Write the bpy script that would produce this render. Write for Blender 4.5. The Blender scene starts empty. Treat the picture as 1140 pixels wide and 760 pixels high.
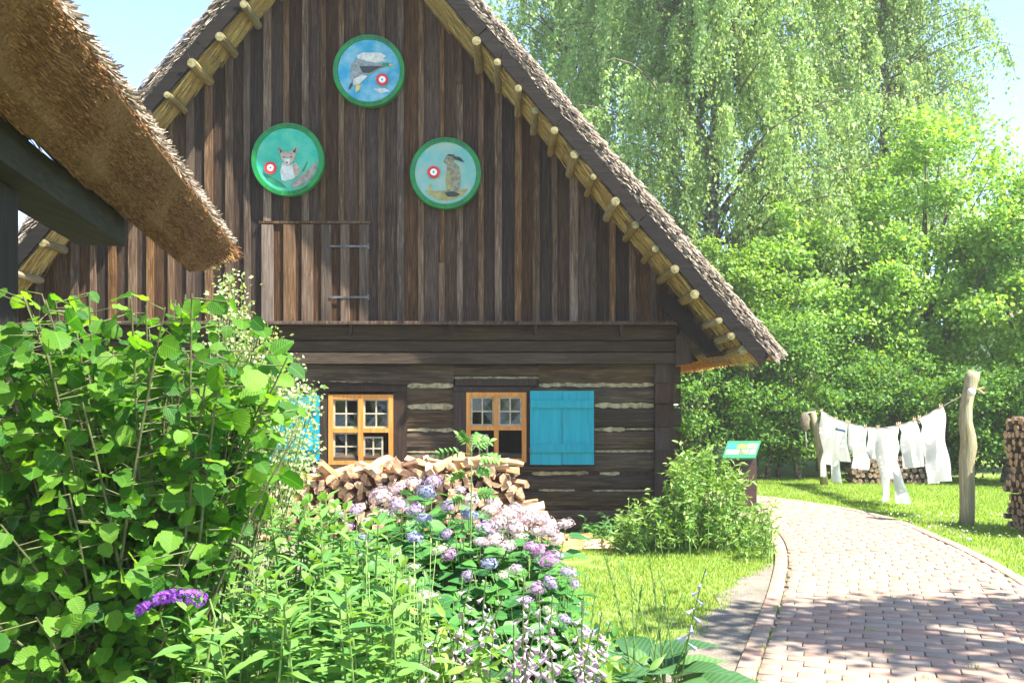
import bpy, math, random
import numpy as np
from mathutils import Vector, Matrix

random.seed(7)
rng = np.random.default_rng(7)
scene = bpy.context.scene
C = scene.collection

# ------------------------------------------------------------------ camera, sky, sun, exposure
EYE, FPX, CX, HY = 1.6, 1108.3, 570.0, 445.0          # metres, focal length and horizon in photo pixels
cam_d = bpy.data.cameras.new('camera'); cam = bpy.data.objects.new('camera', cam_d); C.objects.link(cam)
cam.location = (0, 0, EYE); cam.rotation_euler = (math.radians(90), 0, 0)
cam_d.lens = 35; cam_d.sensor_width = 36; cam_d.shift_y = 65 / 1140.0
cam_d.clip_start = 0.05; cam_d.clip_end = 2000
scene.camera = cam

SUN_EL, SUN_AZ = math.radians(57), math.radians(31)    # azimuth: from +X (right) towards the viewer
S = Vector((math.cos(SUN_EL) * math.cos(SUN_AZ), -math.cos(SUN_EL) * math.sin(SUN_AZ), math.sin(SUN_EL)))
world = bpy.data.worlds.new('World'); scene.world = world; world.use_nodes = True
wn = world.node_tree.nodes; wl = world.node_tree.links
bg = wn['Background']; sky = wn.new('ShaderNodeTexSky'); sky.sky_type = 'NISHITA'
sky.sun_disc = False; sky.sun_elevation = SUN_EL; sky.sun_rotation = math.atan2(S.x, S.y)
sky.air_density = 0.52; sky.dust_density = 0.25; sky.ozone_density = 1.2
wl.new(sky.outputs['Color'], bg.inputs['Color']); bg.inputs['Strength'].default_value = 0.15
sun_d = bpy.data.lights.new('sun', 'SUN'); sun = bpy.data.objects.new('sun', sun_d); C.objects.link(sun)
sun_d.energy = 4.2; sun_d.angle = math.radians(0.55); sun_d.color = (1.0, 0.95, 0.86)
sun.rotation_euler = S.to_track_quat('Z', 'Y').to_euler(); sun.location = (10, -6, 20)
vs = scene.view_settings
scene.display_settings.display_device = 'sRGB'
vs.view_transform = 'Standard'; vs.look = 'None'; vs.exposure = 2.2; vs.gamma = 1.0; vs.use_curve_mapping = False

# ------------------------------------------------------------------ helpers
def P(px, py, Y):
    """photo pixel at depth Y -> world point"""
    return np.array([(px - CX) / FPX * Y, Y, EYE + (HY - py) / FPX * Y])

def tag(o, label=None, cat=None, group=None, kind=None):
    if label: o['label'] = label
    if cat: o['category'] = cat
    if group: o['group'] = group
    if kind: o['kind'] = kind
    return o

def empty(name, loc):
    o = bpy.data.objects.new(name, None); C.objects.link(o); o.location = loc
    o.empty_display_size = 0.1; o['_w'] = list(map(float, loc)); return o

def wloc(o):
    return np.array(o['_w']) if o is not None and '_w' in o else np.zeros(3)

def mesh_from(name, V, F, mat=None, uv=None, tint=None, smooth=False):
    me = bpy.data.meshes.new(name)
    V = np.asarray(V, dtype=np.float32)
    if isinstance(F, np.ndarray):
        n, k = F.shape
        me.vertices.add(len(V)); me.vertices.foreach_set('co', V.ravel())
        me.loops.add(n * k); me.loops.foreach_set('vertex_index', F.astype(np.int32).ravel())
        me.polygons.add(n)
        me.polygons.foreach_set('loop_start', np.arange(0, n * k, k, dtype=np.int32))
        try: me.polygons.foreach_set('loop_total', np.full(n, k, dtype=np.int32))
        except Exception: pass
        me.update(calc_edges=True)
        flat = F.ravel()
    else:
        me.from_pydata(V.tolist(), [], [tuple(int(i) for i in f) for f in F]); me.update()
        flat = None
    if uv is not None:
        if flat is None:
            flat = np.zeros(len(me.loops), dtype=np.int32); me.loops.foreach_get('vertex_index', flat)
        lay = me.uv_layers.new(name='UVMap')
        lay.data.foreach_set('uv', np.asarray(uv, dtype=np.float32)[flat].ravel())
    if tint is not None:
        a = me.attributes.new('tint', 'FLOAT', 'POINT'); a.data.foreach_set('value', np.asarray(tint, dtype=np.float32))
    if smooth: me.polygons.foreach_set('use_smooth', np.ones(len(me.polygons), dtype=bool))
    if mat: me.materials.append(mat)
    return me

def obj(name, V, F, mat, parent=None, uv=None, tint=None, smooth=False, origin=None):
    """one mesh object; V in world coordinates"""
    base = wloc(parent)
    o0 = np.array(origin, dtype=float) if origin is not None else base
    me = mesh_from(name, np.asarray(V, dtype=float) - o0, F, mat, uv, tint, smooth)
    o = bpy.data.objects.new(name, me); C.objects.link(o)
    o['_w'] = [float(a) for a in o0]
    if parent is not None: o.parent = parent
    o.location = o0 - base
    return o

def inst(name, me, parent, loc, R=None, s=1.0):
    """object sharing mesh data at world loc, rotation matrix R, scale s, child of an unrotated parent"""
    o = bpy.data.objects.new(name, me); C.objects.link(o)
    if parent is not None: o.parent = parent
    M = Matrix.Identity(3) if R is None else Matrix([list(map(float, r)) for r in R])
    o.rotation_mode = 'QUATERNION'; o.rotation_quaternion = M.to_quaternion()
    o.scale = (s, s, s) if np.isscalar(s) else s
    o.location = np.asarray(loc) - wloc(parent); o['_w'] = [float(a) for a in loc]
    return o

class MB:
    """collects shapes for ONE mesh object"""
    def __init__(s): s.V = []; s.F = []; s.n = 0
    def add(s, V, F):
        V = np.asarray(V, dtype=float); s.V.append(V)
        s.F += [tuple(i + s.n for i in f) for f in F]; s.n += len(V); return s
    def box(s, x0, x1, y0, y1, z0, z1, jit=0.0):
        V = np.array([[x, y, z] for z in (z0, z1) for y in (y0, y1) for x in (x0, x1)], dtype=float)
        if jit: V += rng.uniform(-jit, jit, V.shape)
        return s.add(V, [(0, 2, 3, 1), (4, 5, 7, 6), (0, 1, 5, 4), (2, 6, 7, 3), (0, 4, 6, 2), (1, 3, 7, 5)])
    def prism(s, poly, y0, y1):
        """poly: (x,z) points, extruded in y"""
        n = len(poly); V = [(x, y0, z) for x, z in poly] + [(x, y1, z) for x, z in poly]
        return s.add(V, [tuple(range(n)), tuple(range(2 * n - 1, n - 1, -1))] +
                     [(i, i + n, (i + 1) % n + n, (i + 1) % n) for i in range(n)])
    def tube(s, pts, rad, seg=7, cap=True):
        V, F = tube_geo(pts, rad, seg, cap); return s.add(V, F)
    def build(s, name, mat, parent=None, **k):
        return obj(name, np.concatenate(s.V), s.F, mat, parent, **k)

def tube_geo(pts, rad, seg=7, cap=True):
    pts = [np.asarray(p, dtype=float) for p in pts]; n = len(pts)
    if np.isscalar(rad): rad = [rad] * n
    V = []; F = []
    up = np.array([0.0, 0, 1])
    prev = None
    for i, p in enumerate(pts):
        t = pts[min(i + 1, n - 1)] - pts[max(i - 1, 0)]; t = t / (np.linalg.norm(t) + 1e-9)
        if prev is None:
            a = np.cross(t, up if abs(t[2]) < .9 else np.array([1.0, 0, 0]))
        else: a = prev - t * np.dot(prev, t)
        a = a / (np.linalg.norm(a) + 1e-9); b = np.cross(t, a); prev = a
        for k in range(seg):
            th = 2 * math.pi * k / seg; V.append(p + rad[i] * (math.cos(th) * a + math.sin(th) * b))
    for i in range(n - 1):
        for k in range(seg):
            k2 = (k + 1) % seg; F.append((i * seg + k, i * seg + k2, (i + 1) * seg + k2, (i + 1) * seg + k))
    if cap: F.append(tuple(range(seg - 1, -1, -1))); F.append(tuple((n - 1) * seg + k for k in range(seg)))
    return np.array(V), F

def unit(a): return a / (np.linalg.norm(a, axis=-1, keepdims=True) + 1e-9)

def frames(axis, normal):
    """rotation matrices whose x column = axis (leaf length) and z column ~ normal"""
    x = unit(np.atleast_2d(axis)); y = unit(np.cross(np.atleast_2d(normal), x)); z = np.cross(x, y)
    return np.stack([x, y, z], axis=-1)

def scatter(T, pos, R, sc, tint=None):
    """T=(v,f,uv) template repeated; returns V,F,uv,tint for one joined mesh"""
    v, f, uv = T; n = len(pos); m = len(v)
    sc = np.asarray(sc, dtype=float)
    sv = v[None] * (sc[:, None, None] if sc.ndim == 1 else sc[:, None, :])
    V = pos[:, None, :] + np.einsum('nij,nkj->nki', R, sv)
    F = (f[None] + (np.arange(n) * m)[:, None, None]).reshape(-1, f.shape[1])
    U = None if uv is None else np.tile(uv, (n, 1))
    t = rng.random(n) if tint is None else np.asarray(tint)
    return V.reshape(-1, 3), F, U, np.repeat(t, m)

def leaf_template(n=6, wf=None, fold=0.12, curl=0.18, jag=0.0, ratio=0.35, wave=0.0):
    """leaf along +x, length 1; three columns of vertices with a midrib fold"""
    V = []; U = []
    for i in range(n + 1):
        t = i / n; w = max(ratio * (wf(t) if wf else math.sin(math.pi * t ** 0.8)), 0.004)
        z0 = -curl * t * t
        j = (1 + jag * (1 if i % 2 else -1)) if 0 < i < n else 1
        for c in (-1, 0, 1):
            V.append((t, c * w * j, z0 + abs(c) * w * fold * 2 + wave * math.sin(i * 2.2 + c) * abs(c)))
            U.append((t, 0.5 + 0.5 * c * w / ratio))
    F = []
    for i in range(n):
        a = i * 3
        F += [(a, a + 3, a + 4, a + 1), (a + 1, a + 4, a + 5, a + 2)]
    return np.array(V, dtype=float), np.array(F), np.array(U, dtype=float)

DIAMOND = (np.array([[0, 0, 0], [.45, -.36, .06], [1, 0, -.05], [.45, .36, .06]], dtype=float), np.array([[0, 1, 2, 3]]),
           np.array([[0, .5], [.45, 0], [1, .5], [.45, 1]], dtype=float))
STRAW = (np.array([[0, -.5, 0], [1, -.3, 0], [1, .3, 0], [0, .5, 0]], dtype=float), np.array([[0, 1, 2, 3]]), None)
BLADE = (np.array([[-.5, 0, 0], [.5, 0, 0], [.32, .12, .6], [-.32, .12, .6], [0, .35, 1]], dtype=float), None, None)

# ------------------------------------------------------------------ materials
def new_mat(name):
    m = bpy.data.materials.new(name); m.use_nodes = True
    nt = m.node_tree; nt.nodes.clear()
    out = nt.nodes.new('ShaderNodeOutputMaterial'); return m, nt, out

def N(nt, typ, **k):
    n = nt.nodes.new(typ)
    for a, v in k.items():
        if a.startswith('in_'):
            n.inputs[a[3:].replace('_', ' ')].default_value = v
        else: setattr(n, a, v)
    return n

def ramp(nt, fac, stops):
    r = nt.nodes.new('ShaderNodeValToRGB'); e = r.color_ramp.elements
    while len(e) > 1: e.remove(e[-1])
    for i, (p, c) in enumerate(stops):
        el = e[0] if i == 0 else e.new(p)
        el.position = p; el.color = (*c, 1)
    nt.links.new(fac, r.inputs[0]); return r.outputs[0]

def math_n(nt, op, a, b=None, clamp=False):
    n = nt.nodes.new('ShaderNodeMath'); n.operation = op; n.use_clamp = clamp
    for i, v in enumerate((a, b)):
        if v is None: continue
        if isinstance(v, (int, float)): n.inputs[i].default_value = v
        else: nt.links.new(v, n.inputs[i])
    return n.outputs[0]

def mixc(nt, fac, a, b, mode='MIX'):
    n = nt.nodes.new('ShaderNodeMix'); n.data_type = 'RGBA'; n.blend_type = mode
    for s, v in ((0, fac), (6, a), (7, b)):
        if isinstance(v, (int, float)): n.inputs[s].default_value = v
        elif isinstance(v, tuple): n.inputs[s].default_value = (*v, 1)
        else: nt.links.new(v, n.inputs[s])
    return n.outputs[2]

def variation(nt):
    """per-object random plus per-piece tint attribute, wrapped to 0..1"""
    oi = nt.nodes.new('ShaderNodeObjectInfo'); at = N(nt, 'ShaderNodeAttribute', attribute_name='tint')
    return math_n(nt, 'FRACT', math_n(nt, 'ADD', oi.outputs['Random'], at.outputs['Fac']))

def coords(nt, scale=(1, 1, 1), rand=True, src='Object'):
    tc = nt.nodes.new('ShaderNodeTexCoord'); mp = nt.nodes.new('ShaderNodeMapping')
    mp.inputs['Scale'].default_value = scale
    nt.links.new(tc.outputs[src], mp.inputs['Vector'])
    if rand:
        oi = nt.nodes.new('ShaderNodeObjectInfo')
        mul = nt.nodes.new('ShaderNodeVectorMath'); mul.operation = 'SCALE'
        cx = nt.nodes.new('ShaderNodeCombineXYZ')
        for i in range(3): nt.links.new(oi.outputs['Random'], cx.inputs[i])
        nt.links.new(cx.outputs[0], mul.inputs[0]); mul.inputs['Scale'].default_value = 37.0
        nt.links.new(mul.outputs[0], mp.inputs['Location'])
    return mp.outputs[0]

def principled(nt, out, color, rough=0.8, bump=None, bump_s=0.3, bump_d=0.02, spec=0.3, metal=0.0):
    p = nt.nodes.new('ShaderNodeBsdfPrincipled')
    if isinstance(color, tuple): p.inputs['Base Color'].default_value = (*color, 1)
    else: nt.links.new(color, p.inputs['Base Color'])
    if isinstance(rough, (int, float)): p.inputs['Roughness'].default_value = rough
    else: nt.links.new(rough, p.inputs['Roughness'])
    p.inputs['Specular IOR Level'].default_value = spec; p.inputs['Metallic'].default_value = metal
    if bump is not None:
        b = nt.nodes.new('ShaderNodeBump'); b.inputs['Strength'].default_value = bump_s; b.inputs['Distance'].default_value = bump_d
        nt.links.new(bump, b.inputs['Height']); nt.links.new(b.outputs[0], p.inputs['Normal'])
    nt.links.new(p.outputs[0], out.inputs['Surface']); return p

def noise(nt, vec, scale, detail=4, rough=0.6, dist=0.0):
    n = N(nt, 'ShaderNodeTexNoise'); n.inputs['Scale'].default_value = scale
    n.inputs['Detail'].default_value = detail; n.inputs['Roughness'].default_value = rough; n.inputs['Distortion'].default_value = dist
    nt.links.new(vec, n.inputs['Vector']); return n.outputs['Fac']

def wood(name, dark, mid, light, axis='z', grain=1.0, silver=0.5, rough=0.85, bump=0.5, var=0.35, lichen=None):
    m, nt, out = new_mat(name)
    st = 0.06; sc = {'x': (st, 1, 1), 'y': (1, st, 1), 'z': (1, 1, st)}[axis]
    v = coords(nt, tuple(s * grain for s in sc))
    g = noise(nt, v, 60, 5, 0.65, 0.6)
    v2 = coords(nt, {'x': (.25, 1, 1), 'y': (1, .25, 1), 'z': (1, 1, .25)}[axis])
    big = noise(nt, v2, 4.5, 4, 0.6)
    col = ramp(nt, g, [(0.3, dark), (0.52, mid), (0.75, light)])
    sil = ramp(nt, big, [(0.45, (0, 0, 0)), (0.68, (1, 1, 1))])
    sv = tuple(0.8 * c + 0.2 * sum(light) / 3 for c in light)
    col = mixc(nt, math_n(nt, 'MULTIPLY', sil, silver), col, mixc(nt, g, mid, sv))
    if lichen:
        l = noise(nt, coords(nt, (1, 1, 1)), 9, 5, 0.7)
        col = mixc(nt, ramp(nt, l, [(0.5, (0, 0, 0)), (0.66, (.8, .8, .8))]), col, lichen)
    oi = nt.nodes.new('ShaderNodeObjectInfo')
    hsv = nt.nodes.new('ShaderNodeHueSaturation'); nt.links.new(col, hsv.inputs['Color'])
    if var > .2: nt.links.new(math_n(nt, 'ADD', math_n(nt, 'MULTIPLY', math_n(nt, 'FRACT', math_n(nt, 'MULTIPLY', oi.outputs['Random'], 7.31)), .55), .75), hsv.inputs['Saturation'])
    nt.links.new(math_n(nt, 'ADD', math_n(nt, 'MULTIPLY', oi.outputs['Random'], var * 2), 1 - var), hsv.inputs['Value'])
    principled(nt, out, hsv.outputs[0], rough, g, bump, 0.012, 0.25)
    return m

def leaf_mat(name, c1, c2, trans=0.45, rough=0.45, veins=0.0, tcol=None, spec=0.35, c3=None):
    m, nt, out = new_mat(name)
    var = variation(nt)
    col = ramp(nt, var, [(0.0, c1), (0.6, c2)] + ([(1.0, c3)] if c3 else []))
    bumpsrc = None
    if veins:
        tc = nt.nodes.new('ShaderNodeUVMap'); sep = nt.nodes.new('ShaderNodeSeparateXYZ'); nt.links.new(tc.outputs[0], sep.inputs[0])
        av = math_n(nt, 'ABSOLUTE', math_n(nt, 'SUBTRACT', sep.outputs[1], 0.5))
        w = math_n(nt, 'SINE', math_n(nt, 'MULTIPLY', math_n(nt, 'SUBTRACT', sep.outputs[0], math_n(nt, 'MULTIPLY', av, 0.75)), 52.0))
        mid = math_n(nt, 'LESS_THAN', av, 0.03)
        vv = math_n(nt, 'MAXIMUM', math_n(nt, 'MULTIPLY', math_n(nt, 'POWER', math_n(nt, 'MAXIMUM', w, 0.0), 5.0), 0.6), mid)
        col = mixc(nt, math_n(nt, 'MULTIPLY', vv, veins), col, tuple(min(1, c * 1.9 + .02) for c in c2))
        bumpsrc = w
    p = principled(nt, out, col, rough, bumpsrc, 0.25, 0.004, spec)
    t = nt.nodes.new('ShaderNodeBsdfTranslucent')
    if tcol is None: tcol = (1.35, 1.25, 0.4)
    tc2 = mixc(nt, 1.0, col, tcol, 'MULTIPLY')
    nt.links.new(tc2, t.inputs['Color'])
    mx = nt.nodes.new('ShaderNodeMixShader'); mx.inputs[0].default_value = trans
    nt.links.new(p.outputs[0], mx.inputs[1]); nt.links.new(t.outputs[0], mx.inputs[2])
    nt.links.new(mx.outputs[0], out.inputs['Surface'])
    return m

def strand_mat(name, stops, rough=0.8, trans=0.0):
    m, nt, out = new_mat(name)
    col = ramp(nt, variation(nt), stops)
    p = principled(nt, out, col, rough, spec=0.25)
    if trans:
        t = nt.nodes.new('ShaderNodeBsdfTranslucent'); nt.links.new(col, t.inputs['Color'])
        mx = nt.nodes.new('ShaderNodeMixShader'); mx.inputs[0].default_value = trans
        nt.links.new(p.outputs[0], mx.inputs[1]); nt.links.new(t.outputs[0], mx.inputs[2]); nt.links.new(mx.outputs[0], out.inputs['Surface'])
    return m

def plain(name, c, rough=0.6, nz=0.15, scale=12, metal=0.0, spec=0.4, bump=0.15, c2=None):
    m, nt, out = new_mat(name)
    v = coords(nt); n = noise(nt, v, scale, 5, 0.65)
    a = c2 if c2 else tuple(x * (1 - nz * 1.6) for x in c)
    b = c if c2 else tuple(min(1, x * (1 + nz)) for x in c)
    col = ramp(nt, n, [(0.35, a), (0.62, b)])
    principled(nt, out, col, rough, n, bump, 0.01, spec, metal); return m

M = {}
M['plank'] = wood('gable_plank_wood', (.015, .0085, .005), (.050, .027, .015), (.13, .072, .040), 'z', 1.0, 0.35, var=.45)
M['batten'] = wood('gable_batten_wood', (.026, .014, .008), (.090, .052, .029), (.26, .175, .11), 'z', 1.0, 0.6, var=.45)
M['hatch'] = wood('hatch_wood', (.035, .021, .013), (.095, .060, .037), (.20, .14, .095), 'z', .8, 0.6, var=.4)
M['log'] = wood('log_wood', (.018, .012, .006), (.052, .034, .018), (.15, .105, .060), 'x', .7, 0.6, var=.35, bump=.9)
M['beamx'] = wood('beam_wood', (.018, .012, .007), (.040, .027, .016), (.09, .064, .040), 'x', .7, 0.35, var=.25)
M['jamb'] = wood('jamb_wood', (.02, .013, .009), (.042, .027, .019), (.075, .05, .036), 'z', .8, 0.2, var=.25)
M['darkboard'] = wood('barge_wood', (.005, .0036, .0026), (.010, .0074, .0054), (.02, .015, .011), 'x', .5, 0.4, var=.25)
M['pole'] = wood('purlin_wood', (.10, .075, .03), (.22, .17, .075), (.36, .29, .15), 'y', .8, 0.5, var=.25)
M['poleend'] = plain('purlin_end_wood', (.22, .19, .085), .9, .3, 25)
M['clay'] = plain('clay_chinking', (.40, .34, .19), .95, .3, 14, bump=.5, c2=(.14, .115, .065))
M['frame'] = wood('window_frame_wood', (.40, .15, .025), (.55, .23, .045), (.68, .33, .08), 'z', .6, .2, var=.08, bump=.15, rough=.55)
M['bar'] = plain('glazing_bar_paint', (.40, .345, .235), .6, .2)
M['shutter'] = wood('turquoise_paint', (.003, .22, .27), (.004, .28, .34), (.012, .34, .40), 'z', .5, .3, rough=.5, bump=.25, var=.06)
M['iron'] = plain('iron', (.16, .15, .15), .6, .3, 20, metal=.6)
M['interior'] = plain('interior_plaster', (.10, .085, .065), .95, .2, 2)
M['curtain'] = plain('net_curtain', (.6, .6, .56), .9, .1)
M['firewood'] = wood('split_wood', (.26, .145, .075), (.50, .32, .19), (.66, .49, .33), 'x', .8, .5, var=.3, bump=.6)
M['fireend'] = plain('split_wood_end', (.50, .34, .20), .9, .25, 26, bump=.5, c2=(.27, .16, .085))
M['bark'] = plain('bark', (.14, .095, .06), .95, .5, 22, bump=.9)
M['post'] = wood('post_wood', (.14, .12, .06), (.27, .24, .13), (.44, .39, .26), 'z', .8, .6, var=.1, bump=.9)
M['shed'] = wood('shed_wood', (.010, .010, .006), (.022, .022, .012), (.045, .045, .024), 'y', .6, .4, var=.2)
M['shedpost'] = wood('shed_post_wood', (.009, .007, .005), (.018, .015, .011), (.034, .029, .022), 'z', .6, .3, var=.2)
M['rope'] = plain('rope', (.55, .52, .45), .9, .2, 40)
M['peg'] = plain('peg_wood', (.60, .42, .25), .7, .2, 20)
M['green_rim'] = plain('green_rim_paint', (.006, .24, .035), .5, .2, 9, c2=(.008, .16, .055))
M['rim_edge'] = plain('rim_edge_paint', (.02, .20, .09), .5, .2, 9)
def pcol(n, c, **k):
    M[n] = plain(n, c, .6, k.get('nz', .15), k.get('sc', 9), c2=k.get('c2'), bump=.05)
pcol('paint_blue', (.02, .30, .48), c2=(.24, .46, .54), sc=5)
pcol('paint_teal', (.008, .38, .26), c2=(.10, .46, .30), sc=6)
pcol('paint_pale', (.34, .44, .36), c2=(.06, .42, .42), sc=2.6)
pcol('paint_grey', (.16, .19, .19), c2=(.34, .36, .36), sc=22)
pcol('paint_white', (.70, .68, .62), c2=(.45, .45, .42), sc=20)
pcol('paint_dark', (.035, .045, .045))
pcol('paint_fox', (.52, .40, .30), c2=(.28, .22, .17), sc=22)
pcol('paint_log', (.36, .30, .24), c2=(.17, .15, .13), sc=18)
pcol('paint_hare', (.34, .30, .18), c2=(.12, .13, .10), sc=26)
pcol('paint_sand', (.42, .36, .14), c2=(.22, .20, .06), sc=14)
pcol('paint_red', (.72, .03, .03)); pcol('paint_ring', (.85, .83, .80)); pcol('paint_yellow', (.75, .55, .12)); pcol('paint_green', (.02, .22, .10))
pcol('letter', (.02, .07, .02))

def thatch_mat(name, a, b, c):
    m, nt, out = new_mat(name)
    n1 = noise(nt, coords(nt, (1, 1, 1)), 55, 6, .75); n2 = noise(nt, coords(nt, (1, 1, 1)), 5, 4, .6)
    col = ramp(nt, n1, [(.3, a), (.5, b), (.72, c)]); col = mixc(nt, ramp(nt, n2, [(.4, (0, 0, 0)), (.7, (.5, .5, .5))]), col, a)
    principled(nt, out, col, .95, n1, .9, .03, .15); return m
M['thatch_grey'] = thatch_mat('weathered_thatch', (.10, .083, .064), (.21, .175, .135), (.36, .31, .25))
M['thatch_gold'] = thatch_mat('reed_underside', (.26, .18, .055), (.46, .33, .11), (.62, .48, .20))
M['thatch_brown'] = thatch_mat('cut_reed_ends', (.12, .065, .025), (.22, .125, .052), (.36, .22, .10))
M['straw_grey'] = strand_mat('grey_straw', [(0, (.11, .083, .06)), (.5, (.25, .195, .14)), (1, (.45, .37, .28))])
M['straw_gold'] = strand_mat('gold_straw', [(0, (.30, .20, .06)), (.5, (.55, .40, .14)), (1, (.74, .58, .27))])
M['straw_brown'] = strand_mat('brown_straw', [(0, (.085, .038, .012)), (.5, (.22, .105, .036)), (1, (.42, .235, .10))])
M['straw_orange'] = strand_mat('orange_straw', [(0, (.42, .18, .04)), (.5, (.62, .29, .07)), (1, (.75, .42, .13))])

def brick_mat():
    m, nt, out = new_mat('clinker_brick')
    var = variation(nt)
    col = ramp(nt, var, [(0, (.34, .195, .13)), (.25, (.36, .25, .17)), (.5, (.32, .24, .17)), (.7, (.38, .21, .145)), (.85, (.28, .23, .18)), (1, (.35, .26, .18))])
    n = noise(nt, coords(nt), 30, 5, .7); n2 = noise(nt, coords(nt, src='Generated'), 3, 3, .6)
    col = mixc(nt, math_n(nt, 'MULTIPLY', n, .55), col, (.24, .20, .17))
    principled(nt, out, col, .9, n, .5, .006, .25); return m
M['brick'] = brick_mat()

def ground_mat(name, cols, sc=3.0, b=.6):
    m, nt, out = new_mat(name)
    v = coords(nt, rand=False); n = noise(nt, v, sc, 7, .7); f = noise(nt, v, sc * 16, 5, .75)
    col = ramp(nt, math_n(nt, 'ADD', math_n(nt, 'MULTIPLY', n, .6), math_n(nt, 'MULTIPLY', f, .4)), [(.35 + .3 * i / (len(cols) - 1), c) for i, c in enumerate(cols)])
    principled(nt, out, col, .95, f, b, .02, .15); return m
M['soil'] = ground_mat('garden_soil', [(.11, .094, .072), (.20, .175, .135), (.28, .245, .195)])
M['turf'] = ground_mat('turf', [(.11, .17, .03), (.16, .23, .045), (.27, .25, .12)], 2.2)
M['sand'] = ground_mat('joint_sand', [(.17, .145, .11), (.25, .22, .17), (.22, .22, .11)], 5)
M['grass'] = leaf_mat('grass_blade', (.18, .32, .03), (.28, .42, .065), .5, .55, c3=(.46, .49, .16))

G_HAZEL = M['hazel'] = leaf_mat('hazel_leaf', (.03, .12, .02), (.10, .235, .02), .52, .5, veins=.3, tcol=(1.65, 1.65, .45), c3=(.19, .34, .045), spec=.25)
M['lance'] = leaf_mat('lance_leaf', (.07, .20, .045), (.15, .31, .065), .38, .45, veins=.25, c3=(.20, .36, .08))
M['hydleaf'] = leaf_mat('hydrangea_leaf', (.03, .13, .035), (.07, .22, .04), .32, .42, veins=.35, c3=(.12, .29, .06))
M['hosta'] = leaf_mat('hosta_leaf', (.035, .10, .035), (.06, .145, .05), .22, .4, veins=.15, c3=(.10, .20, .06))
M['stem'] = plain('green_stem', (.13, .22, .05), .6, .25, 20)
M['twig'] = plain('brown_twig', (.16, .11, .06), .85, .3, 20)
M['spray'] = leaf_mat('pale_spray_leaf', (.22, .33, .11), (.36, .45, .20), .4, .5, c3=(.55, .60, .38))
M['loose'] = leaf_mat('loosestrife_leaf', (.11, .24, .035), (.19, .34, .06), .4, .45, c3=(.33, .44, .14))
M['birch'] = leaf_mat('birch_leaf', (.16, .28, .07), (.27, .40, .13), .5, .5, c3=(.44, .54, .28), tcol=(1.3, 1.25, .6))
M['lime'] = leaf_mat('lime_leaf', (.13, .28, .04), (.25, .41, .07), .5, .5, c3=(.38, .52, .14), tcol=(1.3, 1.3, .5))
M['maple'] = leaf_mat('maple_leaf', (.11, .24, .03), (.20, .35, .06), .48, .5, c3=(.32, .45, .12))
M['dark'] = leaf_mat('hedge_leaf', (.04, .13, .022), (.12, .25, .04), .45, .55, c3=(.22, .36, .08), spec=.15)
for nm, a, b, c in (('pink', (.60, .40, .45), (.72, .55, .57), (.80, .70, .66)), ('lilac', (.36, .26, .48), (.48, .36, .56), (.60, .50, .62)),
                    ('blue', (.26, .27, .46), (.35, .36, .55), (.50, .50, .60)), ('cream', (.60, .56, .42), (.70, .66, .54), (.74, .66, .60)),
                    ('mauve', (.45, .19, .42), (.54, .28, .50), (.62, .42, .58)), ('violet', (.26, .05, .50), (.36, .09, .60), (.48, .18, .70)),
                    ('greenish', (.42, .52, .26), (.52, .58, .36), (.60, .62, .52)), ('bell', (.58, .40, .50), (.70, .56, .62), (.80, .73, .74)),
                    ('lavender', (.42, .40, .72), (.52, .50, .78), (.62, .60, .82))):
    a, b, c = (tuple(q * .84 for q in v) for v in (a, b, c))
    M['fl_' + nm] = leaf_mat('petal_' + nm, a, b, .3, .6, c3=c, tcol=(1, 1, 1))
def cloth_mat(name, c):
    m, nt, out = new_mat(name)
    n = noise(nt, coords(nt), 6, 4, .6)
    p = principled(nt, out, c, .9, n, .25, .03, .1)
    t = nt.nodes.new('ShaderNodeBsdfTranslucent'); t.inputs['Color'].default_value = (*c, 1)
    mx = nt.nodes.new('ShaderNodeMixShader'); mx.inputs[0].default_value = .58
    nt.links.new(p.outputs[0], mx.inputs[1]); nt.links.new(t.outputs[0], mx.inputs[2]); nt.links.new(mx.outputs[0], out.inputs['Surface']); return m
M['linen'] = cloth_mat('white_linen', (.82, .81, .80))
M['hem'] = cloth_mat('blue_hem', (.10, .22, .42))
def glass_mat():
    m, nt, out = new_mat('window_glass')
    g = N(nt, 'ShaderNodeBsdfGlossy'); g.inputs['Roughness'].default_value = .03
    v = coords(nt); n = noise(nt, v, 5, 2, .5); b = nt.nodes.new('ShaderNodeBump'); b.inputs['Strength'].default_value = .12; b.inputs['Distance'].default_value = .02
    nt.links.new(n, b.inputs['Height']); nt.links.new(b.outputs[0], g.inputs['Normal'])
    t = N(nt, 'ShaderNodeBsdfTransparent'); t.inputs['Color'].default_value = (.8, .85, .82, 1)
    lw = N(nt, 'ShaderNodeFresnel'); lw.inputs['IOR'].default_value = 1.5
    f = math_n(nt, 'ADD', math_n(nt, 'MULTIPLY', lw.outputs[0], .4), .01)
    mx = nt.nodes.new('ShaderNodeMixShader'); nt.links.new(f, mx.inputs[0])
    nt.links.new(t.outputs[0], mx.inputs[1]); nt.links.new(g.outputs[0], mx.inputs[2]); nt.links.new(mx.outputs[0], out.inputs['Surface']); return m
M['glass'] = glass_mat()

# ------------------------------------------------------------------ ground, garden bed, brick path
def sheet(name, pts, z, mat):
    return tag(obj(name, [(x, y, z) for x, y in pts], [tuple(range(len(pts)))], mat), kind='structure')
sheet('ground', [(-220, -180), (220, -180), (220, 260), (-220, 260)], 0.0, M['turf'])

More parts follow.
